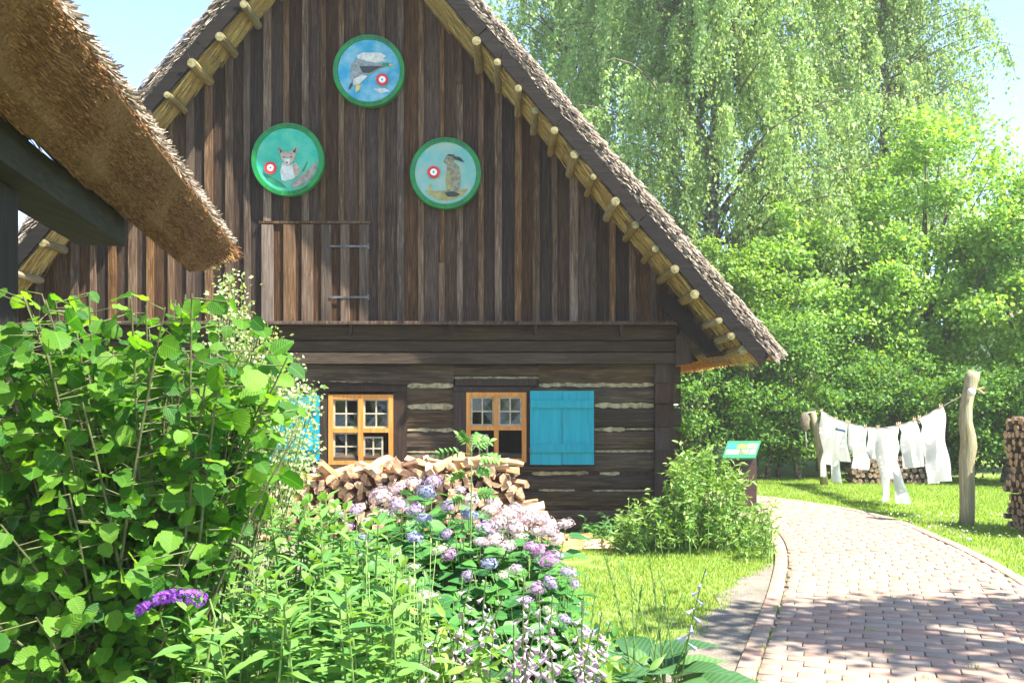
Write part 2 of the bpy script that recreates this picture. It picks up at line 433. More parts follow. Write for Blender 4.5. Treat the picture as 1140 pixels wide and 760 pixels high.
def catmull(pts, n=14):
    pts = np.array(pts, dtype=float); p = np.vstack([2 * pts[0] - pts[1], pts, 2 * pts[-1] - pts[-2]]); out = []
    for i in range(1, len(p) - 2):
        for t in np.linspace(0, 1, n, endpoint=False):
            a, b, c, d = p[i - 1], p[i], p[i + 1], p[i + 2]
            out.append(.5 * (2 * b + (c - a) * t + (2 * a - 5 * b + 4 * c - d) * t * t + (3 * b - a - 3 * c + d) * t ** 3))
    out.append(p[-2]); return np.array(out)
LEFT = catmull([(-.35, .2), (.12, 2.0), (.62, 3.7), (1.245, 5.63), (1.69, 6.95), (2.12, 8.25), (2.60, 9.85), (2.96, 11.4), (3.12, 12.9), (2.98, 14.1), (2.45, 15.3), (1.6, 16.3), (.4, 17.1), (-1.0, 17.6)])
seg = np.linalg.norm(np.diff(LEFT, axis=0), axis=1); ARC = np.concatenate([[0], np.cumsum(seg)])
TAN = np.gradient(LEFT, axis=0); TAN = TAN / np.linalg.norm(TAN, axis=1)[:, None]
def path_xy(s, u):
    """arc length s along the left edge, offset u to the right of it"""
    x = np.interp(s, ARC, LEFT[:, 0]); y = np.interp(s, ARC, LEFT[:, 1])
    tx = np.interp(s, ARC, TAN[:, 0]); ty = np.interp(s, ARC, TAN[:, 1]); l = np.hypot(tx, ty)
    return x + u * ty / l, y - u * tx / l
def path_w(s): return np.interp(s, [0, 8, 12, 16], [2.28, 2.28, 1.95, 1.95])
SMAX = ARC[-1]
SS = np.linspace(0, SMAX, 90)
EDL = np.array([path_xy(s, 0) for s in SS]); EDR = np.array([path_xy(s, path_w(s)) for s in SS])
def path_strip(name, off0, off1, z, mat, s0=0, s1=None):
    ss = np.linspace(s0, s1 or SMAX, 80); V = []; 
    for s in ss:
        V.append((*path_xy(s, off0(s)), z)); V.append((*path_xy(s, off1(s)), z))
    F = [(2 * i, 2 * i + 1, 2 * i + 3, 2 * i + 2) for i in range(len(ss) - 1)]
    return obj(name, V, F, mat)
def signed_path(pts):
    """offset from the left edge (+ = on the path side) and local path width for points"""
    d = ((pts[:, None, :] - LEFT[None]) ** 2).sum(-1); k = d.argmin(1)
    t = TAN[k]; r = pts - LEFT[k]
    return r[:, 0] * t[:, 1] - r[:, 1] * t[:, 0], path_w(ARC[k]), ARC[k]

def verge_w(s): return (.36 + .07 * np.sin(s * 2.3) + .05 * np.sin(s * 7.1)) * np.clip((9.9 - s) / 2.2, .06, 1)
bed = sheet('garden_bed', [(-3.2, 1.2), (-.35, 1.2), (.2, 3.0), (.75, 4.8), (.95, 5.6), (.80, 6.2), (.25, 6.6), (.1, 8.2), (.3, 9.6), (.6, 10.8), (.6, 11.9), (-5.8, 11.9), (-5.8, 6.0), (-3.2, 4.5)], 0.004, M['soil'])
verge = tag(path_strip('path_verge_soil', lambda s: -verge_w(s) - .08, lambda s: 0.02, 0.008, M['soil'], 0, 9.9), kind='structure')
path = path_strip('path', lambda s: -.005, lambda s: path_w(s) + .005, 0.012, M['sand']); tag(path, kind='structure')

CH = .003
def brick_geo(L, Wd, H, ch=CH):
    a, b = L / 2, Wd / 2
    V = [(x, y, 0) for x, y in ((-a, -b), (a, -b), (a, b), (-a, b))] + [(x, y, H - ch) for x, y in ((-a, -b), (a, -b), (a, b), (-a, b))] + \
        [(x, y, H) for x, y in ((-a + ch, -b + ch), (a - ch, -b + ch), (a - ch, b - ch), (-a + ch, b - ch))]
    F = [(i, (i + 1) % 4, (i + 1) % 4 + 4, i + 4) for i in range(4)] + [(i + 4, (i + 1) % 4 + 4, (i + 1) % 4 + 8, i + 8) for i in range(4)] + [(8, 9, 10, 11)]
    return np.array(V, dtype=float), np.array(F)
BL, BW, BJ = .235, .115, .008
recs = []      # x, y, angle, length, width
for s in np.arange(.2, SMAX - .2, BL + BJ):        # edging courses laid lengthwise
    for u in (.06, None):
        uu = .06 if u else path_w(s) - .06
        x, y = path_xy(s, uu); x2, y2 = path_xy(s + .05, uu if u else path_w(s + .05) - .06)
        x3, y3 = path_xy(s + BL + BJ, uu if u else path_w(s + BL + BJ) - .06)
        recs.append((x, y, math.atan2(y2 - y, x2 - x), math.hypot(x3 - x, y3 - y) - BJ, BW, 1))
row = 0
for s in np.arange(.2, SMAX - .2, BW + BJ):
    w = path_w(s) - 2 * .132; u = .132 - (BL + BJ) * (0.5 if row % 2 else 0.0) + rng.uniform(-.03, .03); row += 1
    while u < .132 + w - .02:
        a = max(u, .132); b = min(u + BL, .132 + w)
        if b - a > .05:
            um = (a + b) / 2; x, y = path_xy(s, um); x2, y2 = path_xy(s, um + .05)
            xs, ys = path_xy(s + BW + BJ, um); wd = min(BW, math.hypot(xs - x, ys - y) - .006)
            recs.append((x, y, math.atan2(y2 - y, x2 - x), b - a, wd, 0))
        u += BL + BJ
recs = np.array(recs)
vis = (np.abs(recs[:, 0] / np.maximum(recs[:, 1], .1)) < .53) & (recs[:, 1] > 5.5)
score = np.where(vis, recs[:, 1], 1e3 + recs[:, 1]); order = np.argsort(score)
bme = mesh_from('brick', *brick_geo(1, 1, 1, 0.0), M['brick'])
bv, bf = brick_geo(BL, BW, .03); bme = mesh_from('brick', bv, bf, M['brick'])
VV = []; FF = []; TT = []; nn = 0
for rank, i in enumerate(order):
    x, y, a, L, Wd, e = recs[i]; z = .0 + rng.uniform(-.003, .003)
    ca, sa = math.cos(a), math.sin(a)
    if rank < 300:
        tl = [rng.normal(0, .008), rng.normal(0, .008)]
        R = np.array([[ca, -sa, -tl[0]], [sa, ca, -tl[1]], [tl[0], tl[1], 1]])
        o = bpy.data.objects.new('brick', bme); C.objects.link(o); o.parent = path
        o.location = (x, y, z); o.rotation_euler = (tl[0], tl[1], a + rng.normal(0, .006)); o.scale = (L / BL, Wd / BW, 1)
    else:
        v, f = brick_geo(L, Wd, .03); V = np.stack([x + v[:, 0] * ca - v[:, 1] * sa, y + v[:, 0] * sa + v[:, 1] * ca, z + v[:, 2]], -1)
        VV.append(V); FF.append(f + nn); nn += len(v); TT.append(np.full(len(v), rng.random()))
tag(obj('brick_paving', np.concatenate(VV), np.concatenate(FF), M['brick'], path, tint=np.concatenate(TT)), kind='stuff')

# ------------------------------------------------------------------ thatched log house
HYF = 12.0; XC = -1.94; AP = 7.42; SL = 1.16
def FX(px, Y=HYF): return (px - CX) / FPX * Y
def FZ(py, Y=HYF): return EYE + (HY - py) / FPX * Y
house = empty('log_house', (XC, HYF, 0))
tag(house, 'dark timber log house with steep thatched roof and blue shutters', 'house')
def zroof(x): return AP - SL * abs(x - XC)
WL, WR = -5.85, 1.93

# gable planks and cover battens
xs = [WL - .05]
while xs[-1] < 2.22: xs.append(xs[-1] + rng.uniform(.205, .255))
def gable_piece(name, x0, x1, z0, y0, y1, mat, top=None, parent=house):
    k = .10
    def zt(x): return zroof(x) + k if top is None else min(top, zroof(x) + k)
    if zt(x0) <= z0 + .05 or zt(x1) <= z0 + .05: return None
    poly = [(x0, z0 + rng.uniform(-.004, .006)), (x1, z0 + rng.uniform(-.004, .006))]
    if x0 < XC < x1 and top is None: poly += [(x1, zt(x1)), (XC, AP + k), (x0, zt(x0))]
    else: poly += [(x1 + rng.uniform(-.006, .006), zt(x1)), (x0 + rng.uniform(-.006, .006), zt(x0))]
    mb = MB(); mb.prism(poly, y0, y1)
    return mb.build(name, mat, parent, origin=((x0 + x1) / 2, y1, z0))
ZB = FZ(360.5)
HX0, HX1, HZ1 = FX(293), FX(412), FZ(250)
for a, b in zip(xs[:-1], xs[1:]):
    gable_piece('plank', a + .003, b - .003, ZB, 11.925 + rng.uniform(-.006, .006), 11.955, M['plank'])
for x in xs[1:-1]:
    w = rng.uniform(.030, .050)
    hx = HX0 < x < HX1
    z0 = HZ1 + .01 if hx else ZB
    d = rng.uniform(.0, .012)
    if not hx and rng.random() < .22:           # two lengths of batten butted together
        zj = rng.uniform(3.2, 5.6)
        if zroof(x) > zj + .4:
            gable_piece('batten', x - w, x + w, z0, 11.895 - d, 11.924, M['batten'], top=zj - .004)
            gable_piece('batten', x - w + .01, x + w - .006, zj, 11.898 - d, 11.924, M['batten']); continue
    gable_piece('batten', x - w, x + w, z0, 11.895 - d, 11.924, M['batten'])
# hatch with its own cross-sawn battens and hinges
hatch = MB().box(HX0, HX1, 11.90, 11.921, ZB + .012, HZ1 - .012).build('hatch', M['plank'], house, origin=(HX0, 11.92, ZB))
for px0, px1 in ((294, 307), (318, 331), (338, 351), (360, 371), (381, 391), (402, 412)):
    MB().box(FX(px0), FX(px1), 11.872, 11.898, ZB + .014, HZ1 - .02, .004).build('hatch_board', M['hatch'], hatch, origin=(FX(px0), 11.9, ZB))
for py in (276, 332):
    mb = MB()
    mb.box(FX(369), FX(412), 11.860, 11.871, FZ(py) - .012, FZ(py) + .012); mb.tube([(FX(412), 11.864, FZ(py + 3)), (FX(412), 11.864, FZ(py - 3))], .012)
    mb.build('hinge', M['iron'], hatch)
MB().box(HX0 - .02, HX1 + .02, 11.87, 11.922, HZ1 - .008, HZ1 + .022, .003).build('hatch_lintel', M['batten'], house, origin=(HX0, 11.9, HZ1))
# drip ledge, brackets and plates
MB().box(WL - .2, FX(776), 11.74, 11.96, FZ(362.5), FZ(359.2), .004).build('ledge', M['batten'], house, origin=(0, 11.9, FZ(361)))
for px in (393, 503, 596, 690, 752):
    MB().prism([(FX(px) - .02, FZ(363)), (FX(px) + .02, FZ(363)), (FX(px) + .012, FZ(374)), (FX(px) - .012, FZ(374))], 11.80, 11.885).build('bracket', M['jamb'], house)
for py0, py1, yf, xr in ((379.3, 363.2, 11.90, 752), (392.3, 380.0, 11.87, 760), (405.4, 393, 11.84, 764)):
    mb = MB(); n = 24; X = np.linspace(WL - .2, FX(xr), n + 1)
    V = []; 
    for x in X:
        j = rng.uniform(-.006, .006, 4)
        V += [(x, yf + j[0], FZ(py0) + .004), (x, yf + j[1], FZ(py1) - .004), (x, 12.2, FZ(py1) - .004), (x, 12.2, FZ(py0) + .004)]
    F = [(0, 3, 2, 1), (4 * n, 4 * n + 1, 4 * n + 2, 4 * n + 3)]
    for i in range(n):
        for k in range(4): F.append((4 * i + k, 4 * i + (k + 1) % 4, 4 * i + 4 + (k + 1) % 4, 4 * i + 4 + k))
    obj('plate_beam', V, F, M['beamx'], house, origin=(0, yf, FZ(py1)))
# log courses: hewn logs with uneven faces, split where the windows are
def log_seg(x0, x1, z0, z1, yf):
    n = max(2, int((x1 - x0) / .3)); X = np.linspace(x0, x1, n + 1); V = []; h = z1 - z0
    for x in X:
        j = rng.uniform(-.009, .009, 6); b = .022
        V += [(x, yf + b + j[0], z0 + j[4] * .7), (x, yf + j[1], z0 + h * .2), (x, yf - .004 + j[2], z0 + h * .75), (x, yf + b + j[3], z1 + j[5] * .7), (x, yf + .2, z1), (x, yf + .2, z0)]
    F = [(5, 4, 3, 2, 1, 0), tuple(6 * n + k for k in range(6))]
    for i in range(n):
        for k in range(6): F.append((6 * i + k, 6 * i + (k + 1) % 6, 6 * i + 6 + (k + 1) % 6, 6 * i + 6 + k))
    return obj('log', V, F, M['log'], house, origin=((x0 + x1) / 2, yf, z0), smooth=False)
COURSES = [(427, 406), (449.5, 431), (476, 454.5), (501, 480.5), (525, 504), (544.5, 529), (566, 547.5), (594, 568)]
OPEN = [(FX(352), FX(453)), (FX(505), FX(592))]
for i, (pb, pt) in enumerate(COURSES):
    z0, z1 = FZ(pb), FZ(pt)
    if i == len(COURSES) - 1: z0 = 0.0
    if 1 <= i <= 3:
        cuts = [WL, *OPEN[0], *OPEN[1], FX(729)]
        for a, b in zip(cuts[::2], cuts[1::2]): log_seg(a, b, z0, z1, HYF)
    elif i == 0:
        cuts = [WL, FX(505), FX(600), FX(729)]
        for a, b in zip(cuts[::2], cuts[1::2]): log_seg(a, b, z0, z1, HYF)
        MB().box(FX(507), FX(598), HYF - .02, HYF + .2, FZ(429), FZ(421.5), .004).build('window_header', M['jamb'], house, origin=(FX(550), HYF, FZ(425)))
        log_seg(FX(505), FX(600), FZ(419.5), z1, HYF)
    else: log_seg(WL, FX(729), z0, z1, HYF)
    # interlocked corner: log heads of the side wall, and the front log's own end beyond
    MB().box(FX(728.5), FX(745), HYF - .045 - rng.uniform(0, .02), HYF + .25, z0 + .012, z1 + .048, .006).build('log_head', M['jamb'], house, origin=(FX(736), HYF, z0))
    MB().box(FX(745.5), FX(752) + rng.uniform(-.02, .03), HYF + .06, HYF + .28, z0 + .004, z1 + .036, .006).build('log_end', M['log'], house, origin=(FX(748), HYF, z0))
    MB().box(FX(744), FX(745) + .19, HYF + .3, 22.0, z0, z1 - .01, .004).build('log', M['log'], house, origin=(2, 12.2, z0))
# clay chinking
MB().box(WL, FX(729), HYF + .05, HYF + .17, FZ(406), FZ(406) + .001).build('sill_gap', M['jamb'], house)
def chink(px0, px1, py, th):
    n = max(3, int((px1 - px0) / 5)); V = []; c = FZ(py); h = th / 92.3 / 2
    for x in np.linspace(FX(px0), FX(px1), n + 1):
        d = rng.uniform(-.6, .25, 2) * h; e = .35 if x in (FX(px0), FX(px1)) else 1
        V += [(x, HYF + .004 + rng.uniform(0, .006), c - (h + d[0]) * e), (x, HYF + .004 + rng.uniform(0, .006), c + (h + d[1]) * e), (x, HYF + .06, c + h), (x, HYF + .06, c - h)]
    F = [(0, 3, 2, 1), (4 * n, 4 * n + 1, 4 * n + 2, 4 * n + 3)]
    for i in range(n):
        for k in range(4): F.append((4 * i + k, 4 * i + (k + 1) % 4, 4 * i + 4 + (k + 1) % 4, 4 * i + 4 + k))
    obj('chinking', V, F, M['clay'], house, origin=(FX((px0 + px1) / 2), HYF, c))
for c in ((600, 728, 428.5, 5), (453.5, 505, 429.5, 5.5), (366, 428, 423.5, 3), (505, 600, 420.3, 2.4), (662, 728, 451, 6), (453.5, 505, 452.5, 6.5), (453.5, 505, 478.5, 4.5),
          (662, 696, 478, 5), (697, 728, 477.5, 2.2), (662, 728, 502, 2.5), (453.5, 490, 503, 2), (592, 655, 526.5, 4.5), (668, 690, 527, 4), (600, 640, 545.6, 2.6), (660, 728, 546, 1.8), (160, 345, 429, 4), (160, 345, 452, 5)):
    chink(*c)
MB().box(WL + .02, FX(728), HYF + .055, HYF + .19, 0.02, FZ(409)).V
for (a, b, z0, z1) in ((WL, FX(352), 0, FZ(406)), (FX(453), FX(505), 0, FZ(406)), (FX(592), FX(729), 0, FZ(406)), (FX(352), FX(453), 0, FZ(518)), (FX(505), FX(592), 0, FZ(518)), (FX(352), FX(453), FZ(436), FZ(406)), (FX(729) + .002, FX(751), 0, FZ(403))):
    MB().box(a, b, HYF + .045, HYF + .185, z0 + .003, z1 - .003).build('wall_core', M['jamb'], house)
# side, rear walls, loft floor
MB().box(WL, WL + .2, HYF + .2, 22, 0, 2.5).build('side_wall', M['beamx'], house)
MB().box(WL, FX(745) + .19, 22.002, 22.2, 0, 2.5).build('rear_wall', M['beamx'], house)
MB().box(WL, FX(745) + .19, HYF + .21, 22, 2.5, 2.6).build('loft_floor', M['beamx'], house)
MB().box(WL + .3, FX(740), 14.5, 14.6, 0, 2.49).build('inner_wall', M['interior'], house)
MB().prism([(WL, 2.61), (2.1, 2.61), (XC, AP)], 22.05, 22.15).build('rear_gable', M['plank'], house)

# windows
def window(x0, x1, y0, y1, sash):
    """photo pixel box; sash(col,row) -> 'shut', 'dark' or 'ajar'"""
    X0, X1, Z1, Z0 = FX(x0), FX(x1), FZ(y0), FZ(y1); yf = HYF - .028; fr = .055
    w = MB()
    w.box(X0, X0 + fr, yf, yf + .09, Z0, Z1); w.box(X1 - fr, X1, yf, yf + .09, Z0, Z1)
    w.box(X0 + fr, X1 - fr, yf + .003, yf + .09, Z1 - fr, Z1); w.box(X0 + fr, X1 - fr, yf + .003, yf + .09, Z0, Z0 + fr * .9)
    win = w.build('window', M['frame'], house, origin=(X0, yf, Z0))
    xm = (X0 + X1) / 2; zm = Z0 + (Z1 - Z0) * .49
    MB().box(xm - .028, xm + .028, yf - .006, yf + .07, Z0 + fr * .9, Z1 - fr).build('mullion', M['frame'], win, origin=(xm, yf, Z0))
    for a, b in ((X0 + fr, xm - .028), (xm + .028, X1 - fr)):
        MB().box(a, b, yf - .003, yf + .07, zm - .026, zm + .026).build('transom', M['frame'], win, origin=(a, yf, zm))
    for ci, (a, b) in enumerate(((X0 + fr, xm - .028), (xm + .028, X1 - fr))):
        for ri, (c, d) in enumerate(((zm + .026, Z1 - fr), (Z0 + fr * .9, zm - .026))):
            st = sash(ci, ri)
            if st == 'dark': continue
            yo = yf + .03; bw = .009
            if st == 'ajar': b -= .07; d -= .05
            m_ = MB(); xm2 = (a + b) / 2; zm2 = (c + d) / 2
            m_.box(a, a + .02, yo, yo + .03, c, d); m_.box(b - .02, b, yo, yo + .03, c, d)
            m_.box(a + .02, b - .02, yo + .002, yo + .03, d - .02, d); m_.box(a + .02, b - .02, yo + .002, yo + .03, c, c + .022)
            m_.box(xm2 - bw, xm2 + bw, yo + .003, yo + .026, c + .022, d - .02)
            for u, v in ((a + .02, xm2 - bw), (xm2 + bw, b - .02)): m_.box(u, v, yo + .004, yo + .026, zm2 - bw, zm2 + bw)
            m_.build('glazing_bars', M['bar'], win, origin=(a, yo, c))
            for u, v in ((a + .018, xm2 - bw + .002), (xm2 + bw - .002, b - .018)):
                for p, q in ((c + .02, zm2 - bw + .002), (zm2 + bw - .002, d - .018)):
                    ja = rng.uniform(-.006, .006, 4)
                    obj('pane', [(u, yo + .014 + ja[0], p), (v, yo + .014 + ja[1], p), (v, yo + .014 + ja[2], q), (u, yo + .014 + ja[3], q),
                                 (u, yo + .017 + ja[0], p), (v, yo + .017 + ja[1], p), (v, yo + .017 + ja[2], q), (u, yo + .017 + ja[3], q)],
                        [(0, 1, 2, 3), (7, 6, 5, 4), (0, 4, 5, 1), (1, 5, 6, 2), (2, 6, 7, 3), (3, 7, 4, 0)], M['glass'], win, origin=((u + v) / 2, yo, p))
    # jambs, lintel and sill
    MB().box(FX(x0 - 14), FX(x0) - .003, HYF - .018, HYF + .16, FZ(518), FZ(436)).build('jamb', M['jamb'], house, origin=(FX(x0), HYF, FZ(518)))
    rw = 15 if x0 < 450 else 6
    MB().box(FX(x1) + .003, FX(x1 + rw), HYF - .018, HYF + .16, FZ(518), FZ(436)).build('jamb', M['jamb'], house, origin=(FX(x1), HYF, FZ(518)))
    MB().box(FX(x0 - 14), FX(x1 + rw), HYF - .03, HYF + .16, FZ(435.6), FZ(430.5), .003).build('lintel', M['jamb'], house, origin=(FX(x0), HYF, FZ(433)))
    MB().box(FX(x0 - 14), FX(x1 + rw + (70 if x0 > 450 else 0)), HYF - .075, HYF + .16, FZ(521.5), FZ(518.4), .004).build('sill', M['log'], house, origin=(FX(x0), HYF, FZ(520)))
    return win
window(366, 438, 439, 517, lambda c, r: 'ajar' if (c, r) == (1, 1) else 'shut')
window(519, 586, 436.5, 514.5, lambda c, r: {(1, 1): 'dark', (0, 1): 'ajar'}.get((c, r), 'shut'))
def shutter(x0, x1, y0, y1):
    X0, X1, Z1, Z0 = FX(x0), FX(x1), FZ(y0), FZ(y1); xm = (X0 + X1) / 2; y = HYF - .08
    s = MB().box(X0, X1, y, y + .012, Z0 + .01, Z1 - .01).build('shutter', M['shutter'], house, origin=(X0, y, Z0))
    for a, b in ((X0, xm - .004), (xm + .004, X1)):
        MB().box(a, b, y - .022, y - .001, Z0, Z1, .002).build('shutter_board', M['shutter'], s, origin=(a, y, Z0))
    for t in (.17, .77):
        zc = Z1 - (Z1 - Z0) * t
        MB().box(X0 + .004, X1 - .004, y - .05, y - .023, zc - .055, zc + .04, .002).build('shutter_rail', M['shutter'], s, origin=(xm, y, zc))
    for t in (.20, .80):
        zc = Z1 - (Z1 - Z0) * t; side = X0 if x0 > 450 else X1
        MB().tube([(side, y - .03, zc - .03), (side, y - .03, zc + .03)], .012).build('hinge', M['iron'], s)
shutter(590, 660.5, 435, 516.5)
shutter(293, 357, 440, 512)

# thatch: one slab for each slope, with gold reed soffit at the verge
Y0, Y1 = 11.02, 22.7; TV = .44
def slope_pts(sgn):
    def q(x, z): return (XC + sgn * (x - XC), z)
    return [q(XC, AP), q(2.54, zroof(2.54)), q(2.90, 2.09), q(2.98, 2.15), q(2.90, zroof(2.90) + TV - .01), q(XC, AP + TV)]
roofs = []
for sgn in (1, -1):
    Y0 = 11.02 if sgn > 0 else 11.42      # the verge overhangs less on the far side
    pts = slope_pts(sgn); k = len(pts); n = 60
    # subdivided down the slope for an uneven surface
    V = []; F = []
    def prof():
        out = []
        for i in range(n + 1): t = i / n; out.append(np.array(pts[0]) * (1 - t) + np.array(pts[1]) * t)
        out += [np.array(pts[2]), np.array(pts[3])]
        for i in range(n + 1): t = i / n; out.append(np.array(pts[4]) * (1 - t) + np.array(pts[5]) * t)
        return np.array(out)
    pr = prof(); m_ = len(pr)
    for iy, yy in enumerate([Y0, Y0 + .12, Y0 + .45] + list(np.linspace(12.5, Y1, 8))):
        j = rng.normal(0, .012, (m_, 2)); j[0] = 0; j[-1] = 0
        V += [(p[0] + a[0], yy + (rng.uniform(-.02, .02) if iy < 1 else 0), p[1] + a[1]) for p, a in zip(pr, j)]
    rows = len(V) // m_
    for r in range(rows - 1):
        for i in range(m_):
            i2 = (i + 1) % m_; F.append((r * m_ + i, r * m_ + i2, (r + 1) * m_ + i2, (r + 1) * m_ + i))
    for base in (0, (rows - 1) * m_):
        for i in range(n): F.append((base + i, base + i + 1, base + m_ - 2 - i, base + m_ - 1 - i))
        F.append((base + n, base + n + 1, base + n + 2, base + n + 3))
    rf = obj('roof', V, F, M['thatch_grey'], house, origin=(XC, Y0, 2)); roofs.append(rf)
    # straws on the verge face and outer edge
    sd = unit(np.array([sgn * 1.0, 0, -SL])); nrm = unit(np.array([sgn * SL, 0, 1.0])); L = math.hypot(4.82, 4.82 * SL)
    K = 7000; t = rng.uniform(0, .995, K); p = rng.uniform(.14, .30, K); yy = Y0 - rng.uniform(-.03, .05, K)
    edge = rng.random(K) < .35; p = np.where(edge, rng.uniform(.26, .315, K), p); yy = np.where(edge, Y0 + rng.uniform(-.04, .5, K), yy)
    pos = np.array([XC, 0, AP]) + t[:, None] * L * .985 * sd + p[:, None] * nrm; pos[:, 1] = yy
    ax = unit(sd + np.c_[rng.normal(0, .12, K), rng.uniform(-.75, .0, K), rng.normal(0, .12, K)] + nrm * rng.uniform(-.10, .10, K)[:, None])
    R = frames(ax, np.c_[rng.normal(0, .4, K), -np.ones(K), rng.normal(0, .4, K)] + nrm * .6)
    sc = np.c_[rng.uniform(.05, .11, K), rng.uniform(.008, .018, K), np.ones(K)]
    V, F, U, T = scatter(STRAW, pos, R, sc); tag(obj('thatch_straw', V, F, M['straw_grey'], rf, tint=T), kind='stuff')
    # reed soffit
    K = 7000; t = rng.uniform(0.02, .94, K)
    pos = np.array([XC, 0, AP]) + t[:, None] * L * sd - .012 * nrm; pos[:, 1] = rng.uniform(Y0 + .0, 11.9, K)
    ax = unit(sd + rng.normal(0, .07, (K, 3))); R = frames(ax, -nrm + rng.normal(0, .25, (K, 3)))
    sc = np.c_[rng.uniform(.15, .35, K), rng.uniform(.006, .013, K), np.ones(K)]
    V, F, U, T = scatter(STRAW, pos, R, sc); tag(obj('reed_soffit_straw', V, F, M['straw_gold'], rf, tint=T), kind='stuff')
    a, b = np.array([XC, AP]) - 0, np.array([XC + sgn * 4.45, AP - SL * 4.45]); off = np.array([-sgn * SL, -1.0]) / math.hypot(SL, 1) * .006
    a2, b2 = a + off * 1, b + off
    obj('reed_soffit', [(a2[0], Y0 + .02, a2[1]), (b2[0], Y0 + .02, b2[1]), (b2[0], 11.94, b2[1]), (a2[0], 11.94, a2[1])], [(0, 1, 2, 3)], M['thatch_gold'], rf)
    # eave cut: orange reed ends
    K = 5000; t = rng.random(K); A = np.array(pts[1]); B = np.array(pts[2]); q = A[None] * (1 - t[:, None]) + B[None] * t[:, None]
    pos = np.c_[q[:, 0], rng.uniform(Y0, 17.5, K), q[:, 1] + .02]
    ax = unit(np.c_[np.full(K, sgn * .62), rng.normal(0, .15, K), np.full(K, -.7)] + rng.normal(0, .12, (K, 3))); R = frames(ax, rng.normal(0, 1, (K, 3)))
    sc = np.c_[rng.uniform(.05, .09, K), rng.uniform(.010, .02, K), np.ones(K)]
    V, F, U, T = scatter(STRAW, pos, R, sc); tag(obj('eave_straw', V, F, M['straw_orange'], rf, tint=T), kind='stuff')
    # barge board on the verge and purlin poles
    def bp(t, p): v = np.array([XC, 0, AP]) + t * sd + p * nrm; return (v[0], v[2])
    L1 = 7.05
    for t0, t1 in ((0.0 if sgn > 0 else .1, 2.4), (2.41, 5.1), (5.11, L1 + .12)):
        MB().prism([bp(t0, -.01), bp(t1, -.01), bp(t1 - .01, .135), bp(t0, .135)], Y0 - .075, Y0 - .045).build('barge_board', M['darkboard'], house, origin=(XC + sd[0] * t0, Y0, AP + sd[2] * t0))
    ends = [(577, 61), (596, 86), (617, 115), (640, 145), (661, 174), (685, 203), (708, 234), (730, 262), (750, 288), (773, 313), (799, 340), (813, 360), (828, 370)]
    d0 = [(P(x, y, 10.94)[0] - XC) for x, y in ends]
    d0 = [d0[0] - .46, d0[0] - .23] + d0 if sgn > 0 else [-.35 + .29 * i for i in range(1, 17)]
    for i, dx in enumerate(d0):
        x = XC + sgn * abs(dx); z = zroof(x) - .075 + (rng.uniform(-.015, .015)); r = rng.uniform(.036, .056)
        yp = Y0 - .10 + rng.uniform(-.07, .07)
        pl = MB().tube([(x, yp, z), (x, 11.65, z + rng.uniform(-.01, .01)), (x, 11.93, z)], [r * .96, r, r * 1.04], 9, True).build('purlin', M['pole'], house, origin=(x, yp, z), smooth=False)
        th = np.linspace(0, 2 * math.pi, 10)[:-1]
        V = [(x + r * .95 * math.cos(a), yp - .003, z + r * .95 * math.sin(a)) for a in th] + [(x, yp - .008, z)]
        obj('purlin_end', V, [(i2, (i2 + 1) % 9, 9) for i2 in range(9)], M['poleend'], pl)
        if rng.random() < .75:
            MB().tube([(x + sgn * .02, yp + .05, z + .02), (x + sgn * .06, yp + .02, z + .12)], .008, 5).build('peg', M['jamb'], pl)
# eave timbers under the right corner: rafter foot and wall plate end
for sgn in (1,):
    sd = unit(np.array([sgn * 1.0, 0, -SL])); nrm = unit(np.array([sgn * SL, 0, 1.0]))
    def bp(t, p): v = np.array([XC, 0, AP]) + t * sd + p * nrm; return (v[0], v[2])
    for yy in (11.62, 13.2, 15.0, 17.0):
        MB().prism([bp(5.95, -.28), bp(6.80, -.26), bp(6.90, -.12), bp(5.95, -.12)], yy, yy + .14).build('rafter_foot', M['darkboard'], house, origin=(2, yy, 2.4))
    MB().prism([(FX(750), FZ(407)), (FX(768), FZ(405)), (FX(764), FZ(388)), (FX(772), FZ(376)), (FX(770), FZ(365)), (FX(750), FZ(365))], 11.80, 12.1).build('plate_end', M['jamb'], house)
MB().box(XC - .05, XC + .05, Y0, Y1, AP + TV - .05, AP + TV + .12, .01).build('ridge', M['thatch_grey'], house)

